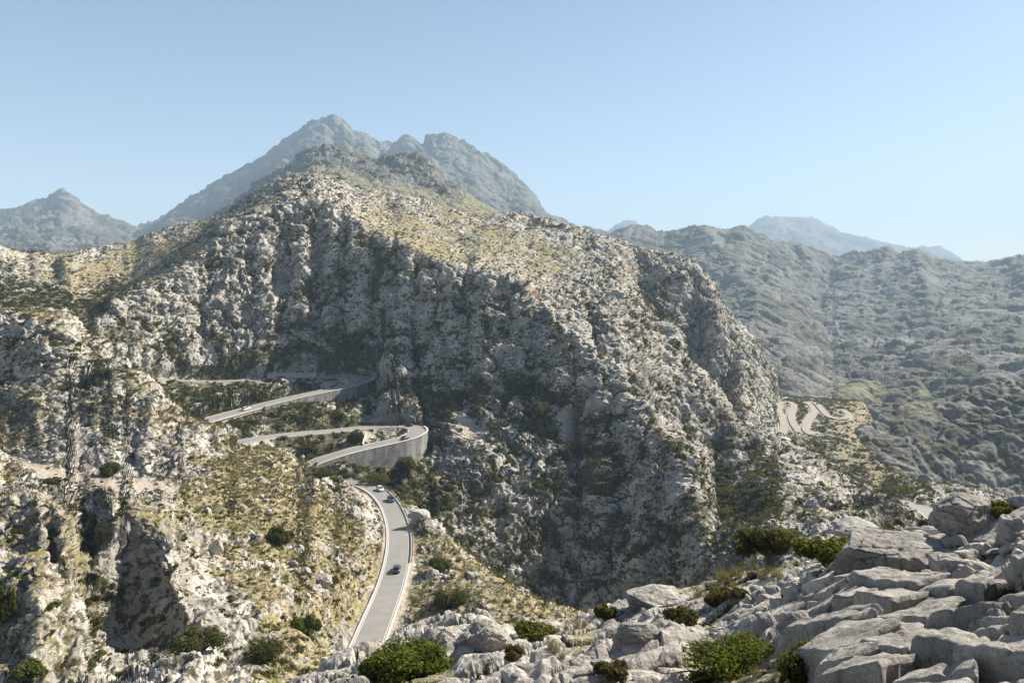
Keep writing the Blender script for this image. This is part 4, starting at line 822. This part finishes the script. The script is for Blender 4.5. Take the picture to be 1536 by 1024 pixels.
for k in range(NI):
    i = sel[k]; o = link('shrub', variants[random.randrange(6)]); s = float(sr[k]) * 1.15
    o.location = Vector(MID.co[i]) - Vector((0, 0, .12 * s)); o.rotation_euler = (random.uniform(-.1, .1), random.uniform(-.1, .1), random.random() * 6.28); o.scale = (s * random.uniform(.85, 1.25), s * random.uniform(.85, 1.2), s * random.uniform(.75, 1.15))
    lb, gp_ = zone(i); tag(o, lb, 'shrub', gp_)
def merged(name, idx, scl, templates, mat, tilt=.0, co=None, sink=.1):
    VV, FF, TT = [], [], []; off = 0; co = MID.co if co is None else co
    tv = RNG.integers(0, len(templates), len(idx))
    for v, (V, Fc, tnt) in enumerate(templates):
        m = np.flatnonzero(tv == v); 
        if not len(m): continue
        a = RNG.random(len(m)) * 6.283; cs, sn = np.cos(a), np.sin(a); s = scl[m]
        X = (V[None, :, 0] * cs[:, None] - V[None, :, 1] * sn[:, None]) * s[:, None]; Yv = (V[None, :, 0] * sn[:, None] + V[None, :, 1] * cs[:, None]) * s[:, None]; Z = V[None, :, 2] * s[:, None] - sink * s[:, None]
        P = np.stack([X, Yv, Z], 2) + co[idx[m]][:, None, :]
        FF.append((Fc[None] + (np.arange(len(m)) * len(V))[:, None, None] + off).reshape(-1, Fc.shape[1])); VV.append(P.reshape(-1, 3)); TT.append(np.clip(tnt[None] * .75 + (RNG.random(len(m)) * .4 - .1)[:, None], 0, 1).ravel()); off += len(m) * len(V)
    o = link(name, mesh_np(name, np.concatenate(VV), np.concatenate(FF), False, {'tint': np.concatenate(TT)}), mat); return tag(o, kind='stuff')
tmpl = [leaf_cloud(34, clump_blobs(500 + k, 5), .28, 510 + k) for k in range(5)]
merged('scrub', sel[NI:], sr[NI:], tmpl, M_SCRUB)
# dry grass tufts
def tuft(n, seed, h=1.0, spread=.35, lean=.5, wd=.03):
    g = np.random.default_rng(seed); a = g.random(n) * 6.283; r = spread * np.sqrt(g.random(n)); b = np.stack([r * np.cos(a), r * np.sin(a), np.zeros(n)], 1)
    a2 = a + g.normal(size=n) * .6; ln = lean * (.3 + g.random(n)); hh = h * (.5 + .6 * g.random(n)); tip = b + np.stack([ln * np.cos(a2), ln * np.sin(a2), hh], 1); mid = b + np.stack([ln * .35 * np.cos(a2), ln * .35 * np.sin(a2), hh * .6], 1)
    sd = np.stack([-np.sin(a2), np.cos(a2), np.zeros(n)], 1) * wd
    V = np.stack([b - sd, b + sd, mid + sd * .8, mid - sd * .8, tip, tip + sd * .1], 1).reshape(-1, 3); i = np.arange(n)[:, None] * 6
    Fc = np.concatenate([i + np.array([0, 1, 2, 3]), i + np.array([3, 2, 5, 4])]); return V, Fc, np.repeat(g.random(n), 6)
gw = MID.area * inview * (MID.Y < 330) * np.clip(MID.attr['grass'] - .3, 0, 1) * (1 - MID.soil); gw = np.where(np.isfinite(gw), gw, 0)
gi = RNG.choice(len(gw), 15000, replace=False, p=gw / gw.sum())
merged('dry_grass', gi, (.35 + .5 * RNG.random(len(gi))) * np.clip(MID.Y[gi] / 160, .7, 1.5), [tuft(9, 600 + k, .8, .5, .6, .09) for k in range(4)], M_GOLD, sink=.05)
log('scatter')

# named plants
def bush(px, py, wpx, hpx, mat, label, seed, n=2600, name='shrub', cat='shrub', leaf=.05, k=11, dry=False, group=None):
    c, nn = pick(px, py); Y = c[1]; w = wpx / F * Y / 2; h = hpx / F * Y
    t = empty(name, c - Vector((0, 0, .06 * h))); tag(t, label, cat, group)
    bl = [(x * .9, y * .9, z, r) for x, y, z, r in clump_blobs(seed, int(k * 1.7), .36, .72, .5)]
    me = leaf_mesh('foliage', int(n * 1.9), bl, leaf / max(w, .2) * .62, seed + 1, mat, flat=.8); o = link('foliage', me, None, t); o.scale = (w, w * .9, h)
    m = MB(); g = random.Random(seed)
    for b in bl:
        m.tube([(g.uniform(-.08, .08) * w, g.uniform(-.08, .08) * w, -.05), (b[0] * .5 * w, b[1] * .5 * w, b[2] * .55 * h), (b[0] * w, b[1] * w, b[2] * h * 1.1)], [.035 * w, .025 * w, .008 * w], 5)
    for k in range(16):
        a, e_ = g.uniform(0, 6.28), g.uniform(.15, 1.3); d_ = g.uniform(.75, 1.12); m.tube([(0, 0, .1 * h), (math.cos(a) * math.cos(e_) * d_ * .6 * w, math.sin(a) * math.cos(e_) * d_ * .6 * w, math.sin(e_) * d_ * .65 * h), (math.cos(a + .2) * math.cos(e_) * d_ * w, math.sin(a + .2) * math.cos(e_) * d_ * w, math.sin(e_) * d_ * 1.05 * h)], [.016 * w, .011 * w, .004 * w], 4)
    m.build('stem', M_BARK, t, True); return t
bush(618, 1010, 170, 74, M_LEAFB, 'bright green leafy shrub on the near rocks below the road at bottom centre', 1001, 5200, leaf=.075, k=16)
bush(560, 1012, 60, 38, M_LEAFB, 'small light green shrub left of the bright green one at bottom centre', 1002, 1500, leaf=.07)
bush(1105, 1012, 230, 74, M_LEAFB, 'wide low green shrub in the hollow left of the cracked pale slabs', 1003, 5200, leaf=.035, k=18)
bush(1215, 1016, 120, 70, M_LEAF, 'dark green shrub directly against the left foot of the cracked slabs', 1004, 3600, leaf=.035, k=14)
bush(1055, 1022, 60, 30, M_LEAFB, 'vivid green low shrub at the bottom edge left of the slabs', 1005, 1200, leaf=.03)
bush(1255, 842, 140, 52, M_LEAFB, 'yellow green broad shrub left of the great grey boulder', 1006, 3800, leaf=.07, k=16)
bush(1075, 905, 62, 40, M_BROWN, 'brownish dead thorny cushion among pale rocks above the wide green shrub', 1007, 2200, leaf=.04, dry=True)
bush(1020, 930, 60, 34, M_BROWN, 'grey brown thorny cushion left of the larger brownish cushion', 1008, 1800, leaf=.04)
bush(918, 1012, 62, 34, M_BROWN, 'dark brown spiny cushion on pale rock at the bottom right of centre', 1009, 2000, leaf=.045)
bush(765, 985, 40, 26, M_BROWN, 'small brown cushion between the layered white rocks at bottom centre', 1010, 1200, leaf=.05)
bush(1105, 893, 44, 22, M_BROWN, 'low brown cushion tucked under a white ledge', 1011, 1000, leaf=.04)
bush(1500, 770, 60, 30, M_LEAFB, 'fresh green shrub behind the dark pointed boulder at the right edge', 1012, 1600, leaf=.04)
bush(905, 925, 40, 32, M_LEAFO, 'olive shrub on the rim of the near rocks beside the deep gully', 1013, 1200, leaf=.06)
bush(1515, 905, 46, 34, M_BROWN, 'brown spiny cushion beside stones at the right edge', 1014, 1200, leaf=.02)
bush(800, 948, 90, 26, M_LEAFB, 'bright green trailing shrub just beyond the rim of the near rocks', 1015, 2200, leaf=.12)
bush(300, 972, 100, 44, M_LEAFO, 'grey green broom like shrub behind the white rock at bottom left', 1016, 2600, leaf=.22)
bush(390, 985, 90, 40, M_LEAF, 'dense dark shrub right of the grey green one at bottom left', 1017, 2400, leaf=.22)
bush(462, 950, 62, 46, M_LEAFB, 'large green shrub low on the golden slope near the road', 1018, 2200, leaf=.3)
bush(660, 850, 46, 26, M_LEAFB, 'light green shrub on the stony bank near the dark grey car', 1019, 1600, leaf=.35)
bush(670, 905, 70, 40, M_LEAF, 'dark dense shrub on the bank beside the small stone ring', 1020, 2400, leaf=.35)
bush(157, 562, 34, 17, M_LEAFO, 'pale green rounded tree behind the left rock knoll', 1021, 1400, 'tree', 'tree', leaf=.5)
bush(6, 925, 40, 70, M_LEAF, 'dark green shrub cut by the left edge beside white rock', 1022, 2200, leaf=.2)
bush(50, 1010, 70, 28, M_LEAFB, 'light green low shrub at the bottom left corner', 1023, 1800, leaf=.2)
bush(165, 708, 46, 26, M_LEAF, 'dark shrub behind the pale sandy terrace', 1024, 1800, leaf=.35)
bush(85, 722, 46, 14, M_LEAF, 'flat dark shrub at the front of the pale sandy terrace', 1025, 1400, leaf=.35)
bush(420, 815, 60, 34, M_LEAF, 'dark shrub clump in the middle of the golden slope', 1026, 2400, leaf=.4)
bush(535, 662, 30, 30, M_LEAF, 'tall dark bush on the bare ground inside the lower hairpin', 1027, 1800, leaf=.5)
bush(480, 712, 60, 18, M_LEAF, 'dark bushes left end under the tall curved wall', 1028, 1800, leaf=.5)
bush(560, 722, 60, 18, M_LEAF, 'dark bushes under the middle of the tall curved wall', 1029, 1800, leaf=.5)
bush(612, 700, 40, 26, M_LEAF, 'dark bush under the right end of the tall curved wall', 1030, 1800, leaf=.5)
bush(815, 622, 46, 30, M_LEAF, 'large dark bush at the foot of the cliff above grey scree', 1031, 2200, leaf=.6)
# olive tree on the rim
k_ = int(np.argmin((FG.px - 1150) ** 2 + ((FG.Y - 21.8) * 25) ** 2)); c = Vector(FG.co[k_]); Y = c[1]; u = Y / F; t = empty('olive_tree', c); tag(t, 'small olive tree with a wide dark crown on the rim of the near rocks', 'tree')
m = MB(); m.tube([(0, 0, -.3), (.06, 0, 10 * u), (.02, .05, 22 * u)], [.11, .085, .06], 8)
for dx, dz in ((-34, 40), (-14, 50), (8, 52), (30, 44), (44, 36)): m.tube([(.02, .05, 18 * u), (dx * .5 * u, random.uniform(-.3, .3), dz * .75 * u), (dx * u, random.uniform(-.5, .5), dz * u)], [.05, .035, .012], 6)
m.build('trunk', M_BARK, t, True)
bl = [(dx * u, random.uniform(-.5, .5), dz * u, rr * u) for dx, dz, rr in ((-40, 34, 15), (-28, 44, 17), (-12, 50, 18), (6, 54, 17), (20, 48, 19), (36, 44, 16), (48, 36, 13), (-6, 38, 16), (14, 36, 15), (-22, 30, 13), (30, 32, 13))]
link('crown', leaf_mesh('crown', 9000, bl, .045, 1100, M_LEAFO, flat=.7), None, t)
# near grass tufts, one thing each
gv = []
for k in range(4):
    V, Fc, tt = tuft(150, 1200 + k, 1.0, .3, .55, .008); me = mesh_np('grass_tuft', V, Fc, False, {'tint': tt}); me.materials.append(M_GOLD); gv.append(me)
spots = [(1062, 882, 30), (1078, 870, 34), (1090, 868, 34), (1108, 862, 32), (1125, 862, 30), (1142, 866, 34), (1160, 862, 40), (1172, 866, 30), (1050, 890, 26), (1098, 878, 24), (850, 942, 26), (862, 940, 26), (838, 944, 22), (874, 938, 22), (823, 968, 30), (834, 976, 26), (842, 984, 22), (1300, 815, 26), (1322, 808, 30), (1340, 812, 24), (1285, 822, 22), (950, 885, 18), (1000, 872, 18), (1130, 1010, 30), (1090, 1018, 26), (1165, 1012, 26), (1420, 965, 14), (1440, 985, 12), (700, 965, 18), (660, 960, 18)]
for k, (px, py, hp) in enumerate(spots):
    c, nn = pick(px, py); o = link('grass_tuft', gv[k % 4]); s = hp * random.uniform(.4, .8) / F * c[1]; o.location = c - Vector((0, 0, .04 * s)); o.scale = (s, s, s); o.rotation_euler = (0, 0, random.random() * 6.28)
    tag(o, 'tuft of dry golden grass sprouting between the near pale rocks', 'grass tuft', 'dry grass tufts on the near rocks')

# ------------------------------------------------------------------ rocks
def rock_mesh(name, seed, mat, sub=4, cuts=14, amp=.10, sq=(1, 1, 1)):
    import bmesh
    bm = bmesh.new(); bmesh.ops.create_icosphere(bm, subdivisions=sub, radius=1.0); v = np.array([x.co for x in bm.verts]); g = np.random.default_rng(seed)
    f = np.array([[x.index for x in p.verts] for p in bm.faces]); bm.free()
    for k in range(cuts):
        n = g.normal(size=3); n /= np.linalg.norm(n); h = .55 + .33 * g.random(); d = v @ n; v = v - np.outer(np.clip(d - h, 0, None) * .96, n)
    nl = np.linalg.norm(v, axis=1)[:, None]; q = (v + seed * 3.7).astype(np.float32)
    dis = amp * fbm(q * 1.6, 4, seed) + amp * .35 * fbm(q * 6, 3, seed + 7)
    f1, f2, ii = worley((q + .25 * np.stack([vnoise(q * 1.7, 5), vnoise(q * 1.7, 6), vnoise(q * 1.7, 7)], 1)) * np.array([.8, .7, 1.9], np.float32), seed + 9); dis = dis - amp * .45 * (1 - sstep(0, .06, f2 - f1)) * (ii > .3)
    ax = g.normal(size=3) * .35 + np.array([0, 0, 1]); ax /= np.linalg.norm(ax); lay = (v @ ax) * 5.5 + .35 * fbm(q * 1.3, 3, seed + 3); li = np.floor(lay); fr = lay - li
    dis = dis + .55 * amp * (_h(li.astype(np.int32).view(np.uint32), np.zeros(len(li), np.uint32), np.zeros(len(li), np.uint32), seed).astype(np.float64) / 4294967296 - .5) * sstep(0, .12, fr) * (np.abs(v[:, 2]) < 2) - .3 * amp * (1 - sstep(0, .1, fr))
    v = (v + v / nl * dis[:, None]) * np.array(sq); me = mesh_np(name, v, f, True); me.materials.append(mat); return me
RV = [rock_mesh('stone', 1300 + k, M_ROCKF, 3, 14, .08, sq) for k, sq in enumerate([(1, .8, .5), (1, .7, .6), (1, .9, .42), (.9, .9, .65), (1.1, .6, .5), (1, .85, .36)])]
def boulder(px, py, wpx, hpx, label, seed, rz=0.0, tilt=0.0, sub=6, depth=.8, name='boulder', mat=None, cuts=30, amp=.12):
    c, nn = pick(px, py); u = c[1] / F; me = rock_mesh(name, seed, mat or M_ROCKF, sub, cuts, amp); o = link(name, me)
    o.scale = (wpx * u / 1.75, wpx * u / 1.75 * depth, hpx * u / 1.45); o.location = c + Vector((0, wpx * u * .25, hpx * u * (.08 if seed in (1, 3, 6) else -.12))); o.rotation_euler = (0, tilt, rz); return tag(o, label, 'boulder')
boulder(1352, 858, 190, 82, 'great pale grey boulder with a rounded top beside the yellow green shrub', 1, .2)
boulder(1282, 862, 60, 46, 'grey leaning slab against the left foot of the great boulder', 2, .5, .5)
boulder(1468, 790, 120, 66, 'large dark pointed boulder at the right in front of the far dark hill', 3, .3, -.35)
boulder(1432, 848, 62, 40, 'pale rounded boulder touching the right side of the great boulder', 4, .1)
boulder(1525, 800, 60, 50, 'pale boulder at the right edge below the fresh green shrub', 5, .7)
boulder(1510, 985, 90, 100, 'tall fluted grey boulder at the lower right edge', 6, .4, 0, 6, .8)
boulder(1290, 798, 90, 26, 'low whitish rock ledge behind the yellow green shrub', 7, .1)
boulder(1400, 832, 36, 18, 'small grey rock wedged between the great boulder and the pale rounded one', 8, .3)
boulder(1190, 822, 50, 34, 'grey rock at the foot of the olive tree', 9, .3)
boulder(720, 975, 80, 66, 'white fluted rock pinnacle at bottom centre beside the bright green shrub', 10, .2, .1)
boulder(668, 958, 44, 36, 'smaller white rock between the pinnacle and the bright green shrub', 11, .6)
boulder(1240, 905, 60, 44, 'rounded blocky rock left of the cracked pale slabs', 12, .2)
boulder(1200, 940, 66, 50, 'grey rounded rock above the dark green shrub', 13, .9)
boulder(1455, 870, 44, 40, 'dark upright stone standing on the rubble at right', 14, .2, .5)
boulder(960, 960, 90, 46, 'dark hollowed rock shelf right of bottom centre', 15, .15)
boulder(1000, 905, 130, 40, 'long layered grey rock running along the rim', 16, .25)
boulder(478, 872, 40, 24, 'squared white rock standing alone on the golden slope', 17, .2, 0, 5, .7, 'boulder', M_ROCKM)
boulder(628, 775, 36, 26, 'rounded pale rock outcrop just right of the guard rail', 18, .4, 0, 5, .8, 'boulder', M_ROCKM)
boulder(650, 862, 24, 22, 'pale rock on the bank right of the dark grey car', 19, .4, 0, 5, .8, 'boulder', M_ROCKM)
boulder(322, 828, 24, 34, 'upright white rock at the left side of the golden slope', 20, .3, 0, 5, .8, 'boulder', M_ROCKM)
boulder(530, 770, 26, 20, 'white rock on the golden slope left of the white car', 21, .3, 0, 5, .8, 'boulder', M_ROCKM)
# jointed slabs of the pavement: every block between two joints is a stone of its own
FGB = FBASE.reshape(FG.nc, FG.nr, 3); FGN = FG.nr
def base_z(x, y):
    px = CX + F * x / y; ci = (px + 200) / 1940 * (FG.nc - 1); i = int(np.clip(ci, 0, FG.nc - 2)); z = 0
    for k, w_ in ((i, 1 - (ci - i)), (i + 1, ci - i)): z += w_ * np.interp(y, FGB[k][:, 1], FGB[k][:, 2])
    return z
SLABM = SLAB.reshape(FG.nc, FG.nr); FGC = FG.co.reshape(FG.nc, FG.nr, 3)
def slab_in(x, y):
    i = int(np.clip((CX + F * x / y + 200) / 1940 * (FG.nc - 1), 0, FG.nc - 1)); return np.interp(y, FGB[i][:, 1], SLABM[i])
ca, sa = math.cos(R(106)), math.sin(R(106)); gS = np.random.default_rng(77)
def to_xy(u, v): 
    x, y = u * ca - v * sa, u * sa + v * ca
    p = np.array([[x / 1.3, y / 1.3, 0.5]], np.float32); return x + .30 * float(fbm(p, 2, 61)[0]), y + .30 * float(fbm(p, 2, 62)[0])
blocks = []; v = -14.0; row = 0
while v < 14:
    dv = gS.uniform(.26, .60); u = -2 + gS.random()
    while u < 16:
        du = gS.uniform(.35, 1.15); r_ = gS.random()
        if r_ < .3: blocks += [(u, v, du * .5, dv), (u + du * .5, v, du * .5, dv)]
        elif r_ < .5: blocks += [(u, v, du, dv * .5), (u, v + dv * .5, du * .45, dv * .5), (u + du * .45, v + dv * .5, du * .55, dv * .5)]
        else: blocks.append((u, v, du, dv))
        u += du
    v += dv; row += 1
nb = 0
for (u, v, du, dv) in blocks:
    cx, cy = to_xy(u + du / 2, v + dv / 2)
    if cy < 4.2 or cy > 13 or slab_in(cx, cy) < .5 or gS.random() < .10: continue
    gp = gS.uniform(.008, .03); n, m_ = max(6, int(du * 42)), max(6, int(dv * 42)); h0 = gS.normal() * .045; tu, tv = gS.normal(size=2) * .10; e = .008 + .018 * gS.random()
    jit = gS.uniform(-.05, .05, (2, 2, 2)); V = []; bz = base_z(cx, cy); gx = (base_z(cx + .3, cy) - base_z(cx - .3, cy)) / .6; gy = (base_z(cx, cy + .3) - base_z(cx, cy - .3)) / .6
    for a in range(n + 1):
        for b in range(m_ + 1):
            s_, t_ = a / n, b / m_; w4 = ((1 - s_) * (1 - t_), s_ * (1 - t_), (1 - s_) * t_, s_ * t_); ju = sum(w * jit[k % 2, k // 2, 0] for k, w in enumerate(w4)); jv = sum(w * jit[k % 2, k // 2, 1] for k, w in enumerate(w4))
            uu = u + gp + s_ * (du - 2 * gp) + ju; vv = v + gp + t_ * (dv - 2 * gp) + jv; V.append((uu, vv, s_, t_))
    A = np.array(V); x, y = A[:, 0] * ca - A[:, 1] * sa, A[:, 0] * sa + A[:, 1] * ca; P_ = np.stack([x / 1.3, y / 1.3, np.full(len(x), .5)], 1).astype(np.float32)
    x = x + .30 * fbm(P_, 2, 61); y = y + .30 * fbm(P_, 2, 62); ed = np.minimum(np.minimum(A[:, 2], 1 - A[:, 2]) * du, np.minimum(A[:, 3], 1 - A[:, 3]) * dv)
    q3 = np.stack([x, y, np.full(len(x), nb * 1.7)], 1).astype(np.float32)
    z = bz + gx * (x - cx) + gy * (y - cy) + h0 + .10 + (A[:, 2] - .5) * tu * du + (A[:, 3] - .5) * tv * dv - .05 * (1 - sstep(0, e * 2.2, ed)) ** 2 + .035 * fbm(q3 / .4, 4, 63) + .014 * fbm(q3 / .07, 3, 64) - .03 * np.clip(1 - np.abs(fbm(q3 / .5, 2, 65)) * 9, 0, 1)
    x = x + .02 * fbm(q3 / .15, 2, 66); y = y + .02 * fbm(q3 / .15, 2, 67)
    T = np.stack([x - cx, y - cy, z - bz], 1); Fc = grid_faces(n + 1, m_ + 1)
    rimi = [a * (m_ + 1) for a in range(n + 1)] + [n * (m_ + 1) + b for b in range(1, m_ + 1)] + [a * (m_ + 1) + m_ for a in range(n - 1, -1, -1)] + [b for b in range(m_ - 1, 0, -1)]
    nR = len(rimi); parts = [T]; base_i = len(T); rows_ = []
    for k, dz in enumerate((0, -.10, -.22, -.45)):
        rr = T[rimi] + np.array([0, 0, dz]); q4 = (rr + np.array([cx, cy, 0])).astype(np.float32); c0 = np.array([0, 0, 0]); 
        if k: rr[:, 0] += .03 * fbm(q4 / .12, 3, 68); rr[:, 1] += .03 * fbm(q4 / .12, 3, 69)
        rows_.append(np.arange(nR) + base_i); base_i += nR; parts.append(rr)
    S_ = [np.stack([rows_[k], rows_[k + 1], np.roll(rows_[k + 1], -1), np.roll(rows_[k], -1)], 1) for k in range(3)]
    o = link('pavement_rock', mesh_np('pavement_rock', np.concatenate(parts), np.concatenate([Fc] + S_)), M_ROCKF); o.location = (cx, cy, bz); nb += 1
    tag(o, 'flat pale limestone block fitted between straight open cracks in the near pavement', 'rock', 'jointed rocks of the near pavement')
log('slabs', nb)
# loose stones on the slabs
fw = FG.area * (FG.Y < 20) * (FG.px > 760) * (FG.px < 1570) * (FG.py < 1060) * (1 - FG.bush) * (1 - .2 * SLAB) * np.clip(fbm(FBASE / 1.8, 3, 95) + .3, 0.03, 1) / FG.Y ** 1.2; fw = np.where(np.isfinite(fw), fw, 0)
fi = RNG.choice(len(fw), 250, replace=False, p=fw / fw.sum())
for k, i in enumerate(fi):
    o = link('stone', RV[k % 6]); s = (.03 + .12 * random.random() ** 2.5) * (.7 + FG.Y[i] / 22); o.location = Vector(FG.co[i]) + Vector((0, 0, s * .12)); o.scale = (s, s, s * random.uniform(.7, 1.3)); o.rotation_euler = (random.uniform(-.4, .4), random.uniform(-.4, .4), random.random() * 6.28)
    tag(o, 'loose angular pale stone lying on the cracked foreground slabs', 'stone', 'loose stones on the near slabs')
# white rocks studding the golden slope
RM = [rock_mesh('rock', 1400 + k, M_ROCKM, 3, 12, .12, sq) for k, sq in enumerate([(1, .8, .7), (1, .7, .9), (.8, .9, .8), (1.2, .7, .6)])]
mw = MID.area * inview * (MID.Y < 262) * (MID.px > 240) * (MID.px < 880) * np.clip(MID.grass, 0, 1) * (1 - MID.soil); mw = np.where(np.isfinite(mw), mw, 0)
for k, i in enumerate(RNG.choice(len(mw), 260, replace=False, p=mw / mw.sum())):
    o = link('rock', RM[k % 4]); s = (.35 + 1.0 * random.random() ** 2.5); o.location = Vector(MID.co[i]) + Vector((0, 0, s * .15)); o.scale = (s, s, s); o.rotation_euler = (random.uniform(-.3, .3), random.uniform(-.3, .3), random.random() * 6.28)
    if MID.px[i] < 590: tag(o, 'small white rock poking out of the golden grass left of the lowest road', 'rock', 'white rocks on the golden slope')
    else: tag(o, 'small white rock on the stony bank right of the lowest road', 'rock', 'white rocks on the right bank')
# old stone ring on the bank
c, nn = pick(652, 900); u = c[1] / F; t = empty('stone_ring', c); tag(t, 'round ring of piled pale stones on the bank right of the road', 'stone ring')
V, Fc, off = [], [], 0
for ringk in range(3):
    for a in range(22):
        me = RM[a % 4]; n = len(me.vertices); vv = np.empty(n * 3, np.float32); me.vertices.foreach_get('co', vv); vv = vv.reshape(-1, 3); ff = np.empty(len(me.polygons) * 3, np.int32); me.loops.foreach_get('vertex_index', ff)
        th = a / 22 * 6.283 + ringk * .14; V.append(vv * random.uniform(.16, .26) + np.array([1.45 * math.cos(th), 1.45 * math.sin(th), .1 + .28 * ringk])); Fc.append(ff.reshape(-1, 3) + off); off += n
link('stonework', mesh_np('stonework', np.concatenate(V), np.concatenate(Fc)), M_ROCKM, t)
log('objects')

# ------------------------------------------------------------------ camera, light, sky, air
cam = bpy.data.cameras.new('camera'); co = bpy.data.objects.new('camera', cam); COL.objects.link(co)
co.location = (0, 0, 0); co.rotation_euler = (R(90), 0, 0); cam.sensor_width = 36; cam.lens = 36 * F / 1536; cam.shift_y = -(512 - HY) / 1536 - 0.0
cam.clip_start = .05; cam.clip_end = 30000; scene.camera = co
SUN_AZ, SUN_EL = R(57), R(37)             # to the right of the view direction
sd = Vector((math.sin(SUN_AZ) * math.cos(SUN_EL), math.cos(SUN_AZ) * math.cos(SUN_EL), math.sin(SUN_EL)))
sl = bpy.data.lights.new('sun', 'SUN'); sl.energy = 5.0; sl.angle = R(.53); sl.color = (1, .935, .83)
so = bpy.data.objects.new('sun', sl); COL.objects.link(so); so.rotation_euler = (-sd).to_track_quat('-Z', 'Y').to_euler()
w = bpy.data.worlds.new('World'); scene.world = w; w.use_nodes = True; wt = w.node_tree
sk = wt.nodes.new('ShaderNodeTexSky'); sk.sky_type = 'NISHITA'; sk.sun_disc = False; sk.sun_elevation = SUN_EL; sk.sun_rotation = SUN_AZ
sk.altitude = 600; sk.air_density = 1.0; sk.dust_density = 0.55; sk.ozone_density = 1.0
bg = wt.nodes['Background']; wt.links.new(sk.outputs[0], bg.inputs[0]); bg.inputs[1].default_value = .0505
hz = MB(); hz.box((500, 5500, 480), (19000, 11400, 1640))
hm = bpy.data.materials.new('haze'); hm.use_nodes = True; ht = hm.node_tree; ht.nodes.clear()
ho = ht.nodes.new('ShaderNodeOutputMaterial'); pv = ht.nodes.new('ShaderNodeVolumePrincipled'); ht.links.new(pv.outputs[0], ho.inputs['Volume'])
pv.inputs['Color'].default_value = (.60, .80, 1.0, 1); pv.inputs['Density'].default_value = .00012; pv.inputs['Anisotropy'].default_value = 0
tag(hz.build('haze', hm), kind='stuff')
scene.view_settings.view_transform = 'Standard'; scene.view_settings.look = 'None'; scene.view_settings.gamma = 1; scene.view_settings.exposure = 1.4
scene.cycles.use_denoising = True; scene.cycles.volume_bounces = 0; scene.cycles.max_bounces = 5; scene.cycles.diffuse_bounces = 3; scene.cycles.transparent_max_bounces = 8
log('script end')
